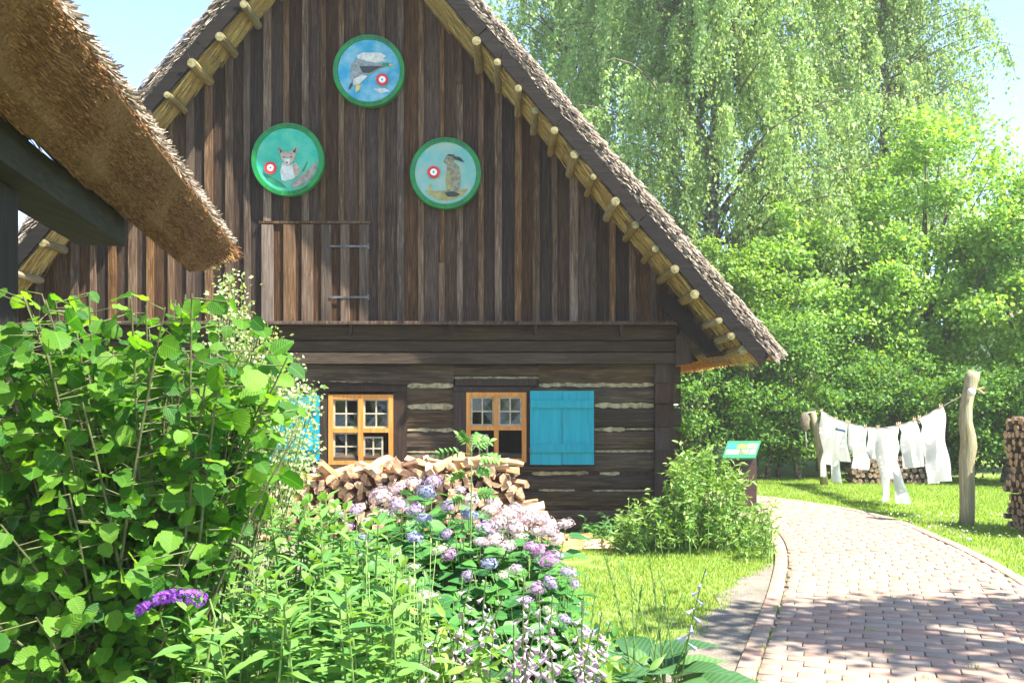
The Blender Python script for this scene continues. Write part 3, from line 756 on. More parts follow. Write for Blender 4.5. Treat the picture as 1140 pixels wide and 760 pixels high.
# ------------------------------------------------------------------ painted shooting targets
def disc_target(cx, cy, rpx, label, bgmat, shapes, ring, rw=.135):
    """shapes: (name, material, polygon in the 760-px zoom frame of a 100-px window, layer)"""
    Yd = 11.80; R_ = rpx / FPX * Yd; c = P(cx, cy, Yd); n = 48
    root = empty('target_disc', (c[0], Yd + .09, c[2])); tag(root, label, 'target', 'painted targets on the gable')
    th = np.linspace(0, 2 * math.pi, n + 1)[:-1]
    def circ(r, y): return [(c[0] + r * math.cos(a), y, c[2] + r * math.sin(a)) for a in th]
    # rim: lathe ring
    prof_ = [(R_ * 1.0, Yd + .08), (R_ * 1.0, Yd + .012), (R_ * .985, Yd), (R_ * (1 - rw), Yd - .002), (R_ * (1 - rw) * .99, Yd + .010)]
    V = []; [V.extend(circ(r, y)) for r, y in prof_]
    F = [(i * n + k, i * n + (k + 1) % n, (i + 1) * n + (k + 1) % n, (i + 1) * n + k) for i in range(len(prof_) - 1) for k in range(n)]
    rim = obj('rim', V, F, M['green_rim'], root)
    V = circ(R_ * (1 - rw) * .995, Yd + .010) + [(c[0], Yd + .010, c[2])]
    obj('painted_face', V, [(k, (k + 1) % n, n) for k in range(n)], bgmat, root)
    obj('back_board', circ(R_ * .99, Yd + .079) + [(c[0], Yd + .079, c[2])], [((k + 1) % n, k, n) for k in range(n)], M['jamb'], root)
    ox, oy = cx - 50, cy - 50
    def q(u, v, off): return (c[0] + (u - 380) / 760 * 100 / FPX * Yd, Yd + .010 - off, c[2] - (v - 365) / 760 * 100 / FPX * Yd)
    for nm, mt, poly, lay in shapes:
        off = .003 * lay; m_ = MB(); k = len(poly)
        fr = [q(u, v, off) for u, v in poly]; bk = [(x, y + .003, z) for x, y, z in fr]
        m_.add(fr + bk, [tuple(range(k))] + [(i, i + k, (i + 1) % k + k, (i + 1) % k) for i in range(k)])
        m_.build(nm, M[mt], root)
    for r, mt, lay in ((52, 'paint_red', 6), (29, 'paint_ring', 7), (7, 'paint_dark', 8)):
        V = [q(ring[0] + r * math.cos(a), ring[1] + r * math.sin(a), .003 * lay) for a in th] + [q(ring[0], ring[1], .003 * lay)]
        obj('bullseye', V, [((k + 1) % n, k, n) for k in range(n)], M[mt], root)
    # worn, unreadable black-letter strokes round the rim
    m_ = MB(); rr0, rr1 = R_ * (1 - rw * .78), R_ * (1 - rw * .26)
    for a0, a1 in ((52, 128), (232, 308)):
        a = a0
        while a < a1:
            w = rng.uniform(1.0, 1.8)
            if rng.random() < .82:
                p4 = [(c[0] + r * math.cos(math.radians(g)), Yd - .0045, c[2] + r * math.sin(math.radians(g))) for r, g in ((rr0 + rng.uniform(-.2, .1) * (rr1 - rr0), a), (rr1, a + .2), (rr1 * .998, a + w * .6), (rr0, a + w * .6))]
                m_.add(p4, [(0, 1, 2, 3)])
            a += w + (rng.uniform(1.4, 2.2) if rng.random() < .2 else .5)
    m_.build('rim_lettering', M['letter'], rim)['kind'] = 'stuff'
    MB().box(c[0] - .1, c[0] + .1, Yd + .08, 11.925, c[2] - .05, c[2] + .05).build('hanger', M['jamb'], root)
disc_target(410.5, 78.5, 40.3, 'round green-rimmed target painted with a bird flying on blue', M['paint_blue'], [
    ('wing', 'paint_white', [(275, 240), (330, 213), (480, 215), (530, 245), (500, 262), (522, 285), (440, 302), (380, 292), (290, 268)], 2),
    ('body', 'paint_grey', [(235, 305), (280, 262), (380, 292), (490, 308), (545, 298), (552, 325), (480, 345), (400, 395), (330, 402), (290, 432), (235, 470), (222, 400)], 3),
    ('feathers', 'paint_dark', [(300, 330), (400, 330), (500, 330), (440, 360), (380, 390), (330, 385)], 4),
    ('head', 'paint_green', [(495, 303), (548, 298), (553, 322), (500, 335)], 4), ('beak', 'paint_yellow', [(553, 312), (590, 325), (556, 330)], 4),
    ('belly', 'paint_white', [(250, 440), (330, 402), (372, 415), (300, 482), (250, 492)], 4), ('tail', 'paint_dark', [(228, 470), (248, 480), (225, 520), (208, 526)], 4),
    ('foot', 'paint_yellow', [(270, 490), (312, 488), (300, 530), (268, 552)], 4), ('cloud', 'paint_white', [(420, 520), (520, 515), (560, 540), (480, 556)], 1)], (495, 445))
disc_target(320, 177.5, 40.8, 'round green-rimmed target painted with a fox cub on teal', M['paint_teal'], [
    ('moss', 'paint_green', [(170, 480), (260, 520), (330, 560), (380, 610), (290, 590), (210, 540)], 1),
    ('body', 'paint_white', [(335, 390), (318, 470), (330, 540), (362, 548), (420, 530), (470, 500), (492, 450), (450, 390), (400, 412)], 2),
    ('flank', 'paint_fox', [(420, 400), (452, 392), (490, 450), (470, 500), (440, 515), (430, 460)], 3),
    ('head', 'paint_fox', [(300, 248), (318, 262), (345, 300), (410, 300), (440, 266), (462, 256), (456, 312), (436, 370), (400, 410), (376, 422), (346, 392), (318, 335)], 4),
    ('muzzle', 'paint_white', [(352, 360), (402, 360), (396, 400), (376, 416), (358, 396)], 5), ('nose', 'paint_dark', [(366, 388), (388, 388), (377, 406)], 6),
    ('eye', 'paint_dark', [(342, 340), (362, 346), (344, 352)], 6), ('eye', 'paint_dark', [(396, 346), (416, 340), (414, 352)], 6),
    ('ear', 'paint_dark', [(306, 258), (335, 300), (322, 316)], 5), ('ear', 'paint_dark', [(456, 264), (446, 312), (424, 300)], 5),
    ('log', 'paint_log', [(400, 582), (470, 520), (560, 450), (622, 378), (628, 430), (590, 520), (500, 588), (430, 606)], 3),
    ('sprig', 'paint_green', [(500, 470), (545, 380), (552, 384), (520, 460)], 2)], (238, 437))
disc_target(496, 192.5, 40, 'round green-rimmed target painted with a sitting hare', M['paint_pale'], [
    ('meadow', 'paint_sand', [(205, 508), (300, 518), (400, 512), (570, 500), (530, 552), (460, 588), (380, 602), (300, 588), (240, 548)], 1),
    ('body', 'paint_hare', [(395, 285), (440, 262), (490, 310), (507, 400), (502, 480), (482, 522), (392, 522), (384, 430), (390, 340)], 3),
    ('breast', 'paint_sand', [(392, 340), (420, 360), (418, 500), (392, 515), (384, 430)], 4),
    ('head', 'paint_hare', [(362, 272), (385, 222), (436, 222), (452, 258), (424, 288), (385, 288)], 4),
    ('ear', 'paint_dark', [(436, 222), (500, 232), (542, 276), (516, 270), (450, 246)], 5), ('ear', 'paint_dark', [(388, 222), (410, 206), (460, 214), (440, 226)], 5),
    ('eye', 'paint_dark', [(398, 240), (410, 240), (404, 250)], 6), ('paw', 'paint_dark', [(370, 535), (440, 520), (505, 545), (470, 566), (400, 566)], 4),
    ('shrub', 'paint_sand', [(240, 470), (262, 452), (275, 500), (248, 515)], 2)], (280, 360))

# ------------------------------------------------------------------ thatched shelter on the left
dv = np.array([-.165, .9863]); rv = np.array([.9863, .165])
def L3(lat, al, z): xy = -lat * rv + al * dv; return np.array([xy[0], xy[1], z])
shed = empty('thatched_shelter', L3(3.5, 3.5, 0)); tag(shed, 'thatched shelter with dark timber post and low overhanging eave', 'shelter')
PIT = 1.1
prof = [(1.15, 2.57), (1.07, 2.61), (.97, 2.70), (.889, 2.80), (.90, 2.88), (.98, 2.99)]
und = [(1.15 + 2.35 * i / 20, 2.57 + 2.35 * i / 20 * PIT) for i in range(1, 21)]
top = [(3.5 - 2.52 * i / 20, 2.99 + 2.52 * PIT - 2.52 * PIT * i / 20) for i in range(0, 20)]
for sgn in (1, -1):
    PR = prof[::-1] + und + top[::1] if False else und[::-1] + prof + top[::-1]
    m_ = len(PR); V = []; als = [-2.0, -1, 0, 1, 2, 3, 4, 5, 6, 7.0, 7.5]
    for al in als + [7.8]:
        for i, (la, z) in enumerate(PR):
            e = al
            if al == 7.8:            # rounded end
                inl = max(0, min(1, (la - .889) / .25)); e = 8.25 - .45 * inl if i >= 20 else 7.75
            j = rng.normal(0, .008, 2)
            V.append(L3(la + j[0] if sgn > 0 else 7.0 - la + j[0], e, z + j[1]))
    F = [(r * m_ + i, r * m_ + (i + 1) % m_, (r + 1) * m_ + (i + 1) % m_, (r + 1) * m_ + i) for r in range(len(als)) for i in range(m_)]
    for base in (0, len(als) * m_): F.append(tuple(base + i for i in range(m_)))
    sr = obj('roof', V, F, M['thatch_brown'], shed)
    if sgn > 0: shed_roof = sr
# reed ends bristling from the eave cut, and grey weathered straws along the upper edge
K = 60000; t = rng.random(K) ; A = np.array([1.155, 2.57]); B = np.array([.885, 2.83])
la = A[0] * (1 - t) + B[0] * t - .02 * np.sin(t * 3.14); zz = A[1] * (1 - t) + B[1] * t - .02 * np.sin(t * 3.14); al = rng.uniform(.2, 8.1, K); al = np.minimum(al, 8.12 - (1 - t) * .4)
lump = .012 * np.sin(al * 7 + t * 4) * np.sin(al * 2.3 + 1)
sdir = unit(np.array([*(rv * 1.0), -.80])); pos = -la[:, None] * np.r_[rv, 0][None] + al[:, None] * np.r_[dv, 0][None]; pos[:, 2] = zz
pos += sdir * (lump[:, None] - .03)
ax = unit(sdir + rng.normal(0, .13, (K, 3))); R = frames(ax, rng.normal(0, 1, (K, 3)))
sc = np.c_[rng.uniform(.034, .058, K), rng.uniform(.003, .0055, K), np.ones(K)]
V, F, U, T = scatter(STRAW, pos, R, sc); tag(obj('reed_ends', V, F, M['straw_brown'], shed_roof, tint=T), kind='stuff')
K = 9000; al = rng.uniform(.2, 8.15, K); d_ = rng.uniform(0, .22, K); la = .885 + d_ * .62; zz = 2.84 + d_ * .78 + rng.normal(0, .008, K)
pos = -la[:, None] * np.r_[rv, 0][None] + al[:, None] * np.r_[dv, 0][None]; pos[:, 2] = zz
ax = unit(np.array([*(rv * .70), -.55]) + rng.normal(0, .25, (K, 3)) + np.array([0, 0, .25])); R = frames(ax, rng.normal(0, 1, (K, 3)))
sc = np.c_[rng.uniform(.03, .07, K), rng.uniform(.006, .011, K), np.ones(K)]
V, F, U, T = scatter(STRAW, pos, R, sc); tag(obj('thatch_straw', V, F, M['straw_grey'], shed_roof, tint=T), kind='stuff')
K = 4000; t = rng.random(K); la = .889 + t * 1.0; zz = np.where(la < 1.1, 2.80 - (la - .889) * .8, 2.63 + (la - 1.1) * PIT) + rng.uniform(0, .3, K) * np.minimum(1, (la - .85) * 3)
al = 8.2 - .45 * np.clip((la - .889) / .25, 0, 1) + rng.normal(0, .02, K)
pos = -la[:, None] * np.r_[rv, 0][None] + al[:, None] * np.r_[dv, 0][None]; pos[:, 2] = zz
ax = unit(np.array([*(rv * .8 + dv * .2), -.8]) + rng.normal(0, .3, (K, 3))); R = frames(ax, rng.normal(0, 1, (K, 3)))
sc = np.c_[rng.uniform(.05, .12, K), rng.uniform(.005, .010, K), np.ones(K)]
V, F, U, T = scatter(STRAW, pos, R, sc); tag(obj('thatch_straw', V, F, M['straw_brown'], shed_roof, tint=T), kind='stuff')
def lbox(name, la0, la1, a0, a1, z0, z1, mat):
    V = [L3(l, a, z) for z in (z0, z1) for a in (a0, a1) for l in (la1, la0)]
    V = np.array(V) + rng.uniform(-.004, .004, (8, 3))
    return obj(name, V, [(0, 2, 3, 1), (4, 5, 7, 6), (0, 1, 5, 4), (2, 6, 7, 3), (0, 4, 6, 2), (1, 3, 7, 5)], mat, shed, origin=V[0])
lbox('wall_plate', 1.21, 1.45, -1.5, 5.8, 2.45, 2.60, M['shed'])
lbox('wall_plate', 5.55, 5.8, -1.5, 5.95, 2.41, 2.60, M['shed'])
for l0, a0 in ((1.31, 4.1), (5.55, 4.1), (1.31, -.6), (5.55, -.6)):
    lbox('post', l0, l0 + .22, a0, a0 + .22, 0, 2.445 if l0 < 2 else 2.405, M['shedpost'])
for a0 in (-.6, 1.0, 2.55, 4.12, 5.7):
    for s in (1, -1):
        f = (lambda l: l) if s > 0 else (lambda l: 7.0 - l)
        V = [L3(f(l), a, z) for a in (a0, a0 + .11) for l, z in ((1.18, 2.66), (3.5, 5.16), (3.5, 5.02), (1.30, 2.61))]
        obj('rafter', V, [(0, 1, 2, 3), (7, 6, 5, 4), (0, 4, 5, 1), (1, 5, 6, 2), (2, 6, 7, 3), (3, 7, 4, 0)], M['shed'], shed)
lbox('tie_beam', 1.452, 5.548, 4.1, 4.28, 2.42, 2.59, M['shed'])
for i in range(6):       # low boards added behind the hazel as a dark backdrop, standing for shade
    lbox('backdrop_board', 1.44, 1.47, 4.33 + i * .26, 4.33 + i * .26 + .25, 0, 1.55 + rng.uniform(-.02, .02), M['shedpost'])
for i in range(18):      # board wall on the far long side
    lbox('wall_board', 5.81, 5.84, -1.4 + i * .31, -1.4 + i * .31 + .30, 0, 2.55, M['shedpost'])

# ------------------------------------------------------------------ split firewood
FW = []
for k in range(7):
    L = rng.uniform(.32, .46); kind = k % 3
    if kind == 0: sec = [(-.06, -.04), (.06, -.045), (.05, .02), (.0, .06), (-.05, .03)]
    elif kind == 1: sec = [(-.07, -.035), (.07, -.04), (.045, .03), (-.03, .05)]
    else: sec = [(-.055, -.05), (.05, -.055), (.065, .0), (.03, .05), (-.045, .045)]
    sec = np.array(sec) * np.array([.95, .68]) + rng.uniform(-.012, .012, (len(sec), 2)); n = len(sec); V = []
    for i, x in enumerate((-L / 2, -L / 6, L / 6, L / 2)):
        tw = rng.uniform(-.12, .12); c, s = math.cos(tw), math.sin(tw); sc_ = rng.uniform(.88, 1.08)
        V += [(x + rng.uniform(-.012, .012), sc_ * (a * c - b * s), sc_ * (a * s + b * c)) for a, b in sec]
    F = [tuple(range(n))[::-1], tuple(3 * n + i for i in range(n))]
    for r in range(3):
        for i in range(n): F.append((r * n + i, r * n + (i + 1) % n, (r + 1) * n + (i + 1) % n, (r + 1) * n + i))
    me = mesh_from('firewood_piece', V, F); me.materials.append(M['firewood']); me.materials.append(M['fireend']); me.materials.append(M['bark'])
    for pi, p in enumerate(me.polygons):
        if pi < 2: p.material_index = 1
        elif k % 3 != 1 and (pi - 2) % n == n - 2: p.material_index = 2
    FW.append(me)
def rotm(yaw, pitch, roll):
    return np.array(Matrix.Rotation(yaw, 3, 'Z') @ Matrix.Rotation(pitch, 3, 'Y') @ Matrix.Rotation(roll, 3, 'X'))
tops = np.array([(-3.0, .36), (-2.45, .74), (-2.2, .84), (-1.6, .90), (-1.0, .95), (-.5, .93), (-.1, .88), (.08, .72), (.2, .45), (.34, .20), (.5, .06), (.75, .0)])
def pile_top(x): return np.interp(x, tops[:, 0], tops[:, 1])
z = .055; lay = 0
while z < 1.0:
    x = -2.95 + (.06 if lay % 2 else 0)
    while x < .75:
        t = pile_top(x)
        if z < t - .03 and z > t - .42:
            top_l = z > t - .15
            yaw = math.pi / 2 + rng.normal(0, .22) if not top_l else rng.uniform(0, 3.14)
            o = inst('firewood_piece', FW[rng.integers(7)], None, (x + rng.normal(0, .01), 11.42 + rng.uniform(-.10, .06) - (.12 * rng.random() if top_l else 0), z + rng.normal(0, .008)),
                     rotm(yaw, rng.normal(0, .10 if not top_l else .22), rng.uniform(0, 6.28)), rng.uniform(.85, 1.1))
            tag(o, 'split firewood piece heaped in the pile against the log wall', 'firewood', 'split firewood heaped below the windows')
        x += rng.uniform(.098, .125)
    z += .074; lay += 1
z = .06
while z < .6:        # thicker pieces at the bottom of the heap
    x = -2.95 + rng.uniform(0, .08)
    while x < .7:
        if z <= pile_top(x) - .42:
            tag(inst('firewood_piece', FW[rng.integers(7)], None, (x, 11.44 + rng.uniform(-.08, .05), z), rotm(math.pi / 2 + rng.normal(0, .12), rng.normal(0, .05), rng.uniform(0, 6.28)), rng.uniform(1.2, 1.4)),
                'thick split firewood piece low in the pile against the log wall', 'firewood', 'thick firewood at the bottom of the heap')
        x += rng.uniform(.135, .165)
    z += .105
for px, py, Y, yaw in ((640, 598, 11.1, .2), (622, 592, 11.0, 1.2), (652, 603, 10.9, 2.6), (668, 606, 10.6, .1), (632, 610, 10.5, .4), (600, 604, 10.9, 1.9)):
    p = P(px, py, Y)
    tag(inst('firewood_piece', FW[rng.integers(7)], None, (p[0], Y, .055), rotm(yaw, 0, rng.uniform(0, 6.28)), 1.0),
        'split firewood piece lying on the grass beside the pile', 'firewood', 'split firewood fallen on the grass')
# one long stick lying on top of the pile
tag(MB().tube([P(505, 512, 11.25), P(540, 511, 11.22), P(575, 515, 11.2), P(583, 517, 11.2)], [.03, .036, .034, .026], 8).build('firewood_stick', M['firewood'], None, origin=P(545, 512, 11.2)),
    'long debarked stick lying across the top of the firewood pile', 'stick')

# ------------------------------------------------------------------ stacks of logs at the lawn's edge
def log_stack(name, label, x0, x1, y0, y1, h, r, along, mat_side, mat_end=None):
    root = empty(name, ((x0 + x1) / 2, (y0 + y1) / 2, 0)); tag(root, label, 'wood pile')
    VV, FF, n = [], [], 0; VE, FE, ne = [], [], 0
    a0, a1 = (x0, x1) if along == 'y' else (y0, y1)
    z = r; k = 0
    while z < h:
        a = a0 + r * (1 if k % 2 else 0)
        while a < a1:
            rr = r * rng.uniform(.65, 1.08); j = rng.uniform(-.05, .05, 2)
            zc = z + rng.normal(0, r * .15)
            if along == 'y': p0, p1 = (a, y0 + j[0], zc), (a, y1 + j[1], zc)
            else: p0, p1 = (x0 + j[0], a, zc), (x1 + j[1], a, zc)
            V, F = tube_geo([p0, p1], rr, 6, True); V[:] += rng.uniform(-.15, .15, V.shape) * rr
            VV.append(V); FF += [tuple(i + n for i in f) for f in F[:6]]; n += len(V)
            VE.append(V + np.array([0, 0, 0])); FE += [tuple(i + ne for i in f) for f in F[6:]]; ne += len(V)
            a += 2 * r * rng.uniform(.88, 1.02)
        z += r * 1.72; k += 1
    tag(obj('log_sides', np.concatenate(VV), FF, mat_side, root), kind='stuff')
    tag(obj('log_ends', np.concatenate(VE), FE, mat_end or M['fireend'], root), kind='stuff')
    return root
log_stack('firewood_stack', 'tall stack of cut logs with pale ends standing beside the clothes post', 6.2, 6.62, 11.3, 12.5, 1.38, .05, 'x', M['bark'])
log_stack('low_log_pile', 'low shaded pile of logs behind the hanging laundry', 6.5, 8.1, 18.9, 19.3, .55, .06, 'y', M['bark'], plain('shaded_log_end', (.22, .15, .09), .95, .4, 20))  # end colour darkened to carry the shade this pile lies in

# ------------------------------------------------------------------ clothes line
XL = 5.77
def LP(px, py):
    Y = XL * FPX / (px - CX); return np.array([XL, Y, EYE + (HY - py) / FPX * Y])
near = empty('clothes_post', (XL, 12.66, 0)); tag(near, 'weathered crooked timber post carrying the near end of the washing line', 'post')
cp = [(1076, 590, 9.2), (1076.5, 560, 8.6), (1076.5, 535, 8.8), (1076, 512, 9.3), (1078.5, 497, 10.2), (1077.5, 486, 9.4), (1074.5, 470, 8.0), (1075.5, 452, 7.6), (1079, 434, 7.6), (1082.5, 421, 7.8), (1084.5, 413.5, 7.0)]
V, F = tube_geo([P(a, b, 12.66) for a, b, r in cp], [.88 * r / FPX * 12.66 for a, b, r in cp], 12)
V += rng.normal(0, .004, V.shape); obj('shaft', V, F, M['post'], near, smooth=True)
c = P(1081, 436, 12.55)
MB().tube([c, c + np.array([0, -.04, 0]), c + np.array([0, -.05, 0])], [.05, .045, .02], 12).build('insulator', M['paint_white'], near)
c = P(1087, 434, 12.62); MB().tube([c, c + np.array([.09, -.03, .03])], .018, 6).tube([c + np.array([.02, -.02, 0]), c + np.array([.08, -.04, -.05])], .016, 6).build('cleat', M['fireend'], near)
far = empty('clothes_post', (XL, 18.6, 0)); tag(far, 'bare leaning pole holding the far end of the washing line under the trees', 'post')
V, F = tube_geo([P(918, 541, 18.6), P(914, 510, 18.6), P(909, 480, 18.6), P(904.5, 458, 18.6)], [.075, .07, .068, .06], 9); obj('shaft', V, F, M['post'], far, smooth=True)
rp = [(906, 456), (914, 457.5), (922, 462), (930, 466), (945, 471), (963, 475), (977, 476.4), (988, 476), (1000, 473.2), (1010, 470.5), (1022, 466), (1035, 460), (1048, 453), (1065, 443.5), (1076, 437)]
tag(MB().tube([LP(a, b) for a, b in rp], .009, 5).build('washing_line', M['rope'], None, origin=LP(988, 476)), 'pale rope sagging between the two clothes posts', 'clothes line')
def garment(name, label, rows, band=None):
    """rows: (y_left, y_right, x_left, a, b, x_right, gap)"""
    V = []; F = []; fine = []
    for r0, r1 in zip(rows[:-1], rows[1:]):
        k = max(2, int((r1[0] - r0[0]) / 4))
        for i in range(k): t = i / k; fine.append([r0[j] * (1 - t) + r1[j] * t for j in range(6)] + [r1[6]])
    fine.append(list(rows[-1])); ph = rng.uniform(0, 6)
    for i, (yl, yr, xl, a, b, xr, g) in enumerate(fine):
        cols = [xl, (2 * xl + a) / 3, (xl + 2 * a) / 3, a, b, (2 * b + xr) / 3, (b + 2 * xr) / 3, xr]
        for j, x in enumerate(cols):
            t = (x - xl) / max(.1, xr - xl); p = LP(x, yl * (1 - t) + yr * t); d = min(1, i / 6)
            p[0] += d * (.06 * math.sin(j * 1.9 + ph + i * .13) + .03 * math.sin(j * .9 + ph * 2 + i * .3)) + .014 * math.sin(i * .7 + j); V.append(p)
    for i in range(len(fine) - 1):
        for j in range(7):
            if j == 3 and fine[i][6] and fine[i + 1][6]: continue
            F.append((8 * i + j, 8 * i + j + 1, 8 * i + 9 + j, 8 * i + 8 + j))
    V = np.array(V); n = len(V)
    off = np.array([.014, 0, 0]); V2 = V + off
    F2 = F + [tuple(i + n for i in f[::-1]) for f in F]
    o = obj(name, np.concatenate([V, V2]), F2, M['linen'], None, origin=V[0], smooth=True)
    tag(o, label, name.split('_')[-1] if name != 'long_johns' else 'long johns', 'white laundry on the line')
    if band:
        bw = [V[8 * band + j] + np.array([-.012, 0, 0]) for j in range(8)] + [V[8 * band + j] + np.array([-.012, 0, -.035]) for j in range(8)]
        obj('blue_trim', bw, [(j, j + 1, j + 9, j + 8) for j in range(7)], M['hem'], o, origin=V[0])
    return o
garment('long_johns', 'white long johns pegged next to the far pole', [(457.5, 466.5, 914, 920, 924.5, 930.5, 0), (490, 495, 914.5, 920, 924.5, 929.5, 0), (515, 519, 914, 918.5, 925.5, 929.5, 0), (529, 537.5, 915, 918.5, 927, 931.5, 1)])
garment('linen_towel', 'small white linen towel with a blue stripe', [(467, 470, 931.5, 935, 938, 942, 0), (490, 492, 930, 934, 938, 942, 0), (509, 514, 929, 933, 937.5, 941.5, 0)], band=2)
garment('baby_trousers', 'short white baby trousers narrowing to two little legs', [(471, 475, 944, 950, 957, 964, 0), (500, 503, 946, 951, 957, 962.5, 0), (508, 511, 948, 953, 956, 962, 0), (521, 523, 951, 953.5, 956.5, 960, 1)])
garment('pointed_cloth', 'small white cloth hanging to a single point', [(475, 476.5, 965.5, 969, 973, 977, 0), (502, 501, 965, 969, 974, 978.5, 0), (510.5, 510, 971.2, 972.2, 973.5, 975, 0)])
garment('long_johns', 'longest white long johns with both legs hanging low over the lawn', [(476.5, 473.8, 977, 985, 991, 999, 0), (505, 505, 981, 987, 992, 999, 0), (532, 534, 982, 988.5, 995.5, 1003, 0), (545, 547, 981.5, 986.5, 997, 1005, 1), (558, 561, 980.5, 987, 997, 1006, 1)])
garment('short_trousers', 'white knee-length trousers with two separate straight legs', [(473, 468, 1000, 1006, 1012, 1018, 0), (500, 499, 1004, 1011.8, 1013.4, 1022.5, 0), (511, 509, 1005, 1013, 1016, 1024, 1), (521.5, 519, 1006, 1014, 1018, 1026, 1)])
garment('wide_shirt', 'wide white shirt hanging upside down next to the crooked post', [(466, 453, 1022.5, 1031, 1039, 1048, 0), (500, 492, 1029, 1037, 1044, 1052, 0), (526, 521, 1032, 1042, 1047, 1058, 0), (538.5, 534.5, 1032.5, 1042.5, 1047.5, 1059, 1)])
for a, b in ((914.5, 457.5), (930.5, 466.5), (942.5, 470.2), (945, 471.3), (963, 475), (977, 476.4), (999, 473.4), (1001, 472.8), (1017.5, 468), (1023, 465.5), (1047, 453.5)):
    p = LP(a, b); o = MB().box(p[0] - .016, p[0] - .006, p[1] - .006, p[1] + .006, p[2] - .03, p[2] + .05).box(p[0] + .016, p[0] + .025, p[1] - .006, p[1] + .006, p[2] - .03, p[2] + .05).box(p[0] - .006, p[0] + .016, p[1] - .005, p[1] + .005, p[2] + .018, p[2] + .03).build('clothes_peg', M['peg'], None, origin=p)
    tag(o, 'wooden clothes peg clipped over the washing line', 'peg', 'pegs on the washing line')
# peg bag hanging from the far pole
c = P(896, 466, 18.55)
bagV = []; 
for i, (dz, r) in enumerate(((.12, .03), (.08, .075), (0, .10), (-.10, .095), (-.19, .07), (-.24, .02))):
    bagV += [(c[0] + r * math.cos(a) + rng.normal(0, .006), c[1] + .5 * r * math.sin(a), c[2] + dz) for a in np.linspace(0, 2 * math.pi, 10)[:-1]]
o = obj('peg_bag', bagV, [(i * 9 + k, i * 9 + (k + 1) % 9, i * 9 + 9 + (k + 1) % 9, i * 9 + 9 + k) for i in range(5) for k in range(9)], plain('sackcloth', (.17, .14, .09), .95, .3, 30), None, origin=c, smooth=True)
tag(o, 'pale cloth peg bag hanging at the far washing-line pole', 'bag')
MB().tube([c + np.array([0, 0, .1]), P(901, 459, 18.56), P(905, 458, 18.6)], .008, 5).build('strap', M['rope'], o)
MB().tube([c + np.array([.01, 0, -.2]), c + np.array([.03, 0, -.55])], .01, 5).build('cord', M['rope'], o)

# ------------------------------------------------------------------ information board
TL, TR, BR, BLc = P(810, 492.5, 14.2), P(847, 492.5, 14.2), P(840.5, 511.5, 13.8), P(804, 511.5, 13.8)
root = empty('information_board', ((TL + BR) / 2 * np.array([1, 1, 0]))); tag(root, 'slanted green information board on a brown stand beside the path', 'sign')
up = unit(np.cross(TR - TL, BLc - TL)); up = -up if up[2] < 0 else up
def pan(u, v): return TL * (1 - u) * (1 - v) + TR * u * (1 - v) + BLc * (1 - u) * v + BR * u * v
def slab(name, u0, u1, v0, v1, t0, t1, mat, parent):
    q = [pan(u0, v0), pan(u1, v0), pan(u1, v1), pan(u0, v1)]
    obj(name, [p + up * t1 for p in q] + [p + up * t0 for p in q], [(0, 1, 2, 3)[::-1], (4, 5, 6, 7), (0, 4, 5, 1), (1, 5, 6, 2), (2, 6, 7, 3), (3, 7, 4, 0)], mat, parent)
pcol('sign_green', (.01, .17, .07), nz=.05); pcol('sign_blue', (.02, .20, .36), sc=6, c2=(.01, .14, .26)); pcol('sign_photo', (.30, .27, .20), sc=9, c2=(.08, .08, .05)); pcol('sign_map', (.34, .28, .06), sc=8, c2=(.08, .09, .03)); pcol('sign_text', (.30, .31, .31), sc=14, c2=(.14, .15, .16)); pcol('sign_post', (.055, .028, .02))
slab('panel', 0, 1, 0, 1, 0, .03, M['sign_green'], root)
for u0, u1, v0, v1, mt in ((.05, .32, .17, .45, 'sign_blue'), (.34, .62, .20, .48, 'sign_map'), (.64, .95, .17, .45, 'sign_photo'), (.05, .45, .52, .82, 'sign_text'), (.48, .74, .52, .80, 'sign_photo'), (.77, .95, .50, .82, 'sign_text')):
    slab('printed_picture', u0, u1, v0, v1, .031, .034, M[mt], root)
c = (TL + BR) / 2
for dx in (-.17, .17):
    MB().box(c[0] + dx - .04, c[0] + dx + .04, c[1] - .04, c[1] + .04, 0, c[2] - .03).build('leg', M['sign_post'], root)
MB().box(c[0] - .129, c[0] + .129, c[1] - .08, c[1] + .06, 0, c[2] - .06).build('stand_box', M['sign_post'], root)

# ------------------------------------------------------------------ trees
def bark_mat(white):
    if not white: return plain('tree_bark', (.15, .12, .085), .95, .5, 16, bump=.9)
    m, nt, out = new_mat('birch_bark')
    n = noise(nt, coords(nt, (1, 1, 3.5)), 3.2, 5, .7)
    principled(nt, out, ramp(nt, n, [(.40, (.05, .045, .04)), (.54, (.22, .21, .18)), (.75, (.40, .39, .35))]), .8, n, .4); return m
BARK = bark_mat(False); WBARK = bark_mat(True)

def leaves_obj(name, pos, nrm_bias, size, mat, parent, T=DIAMOND, axis=None, kind='stuff'):
    K = len(pos)
    if axis is None: axis = rng.normal(0, 1, (K, 3))
    R = frames(axis, rng.normal(0, .75, (K, 3)) + nrm_bias)
    sc = rng.uniform(size * .65, size * 1.25, K)
    V, F, U, t = scatter(T, pos, R, sc)
    o = obj(name, V, F, mat, parent, uv=U, tint=t)
    if kind: o['kind'] = kind
    return o

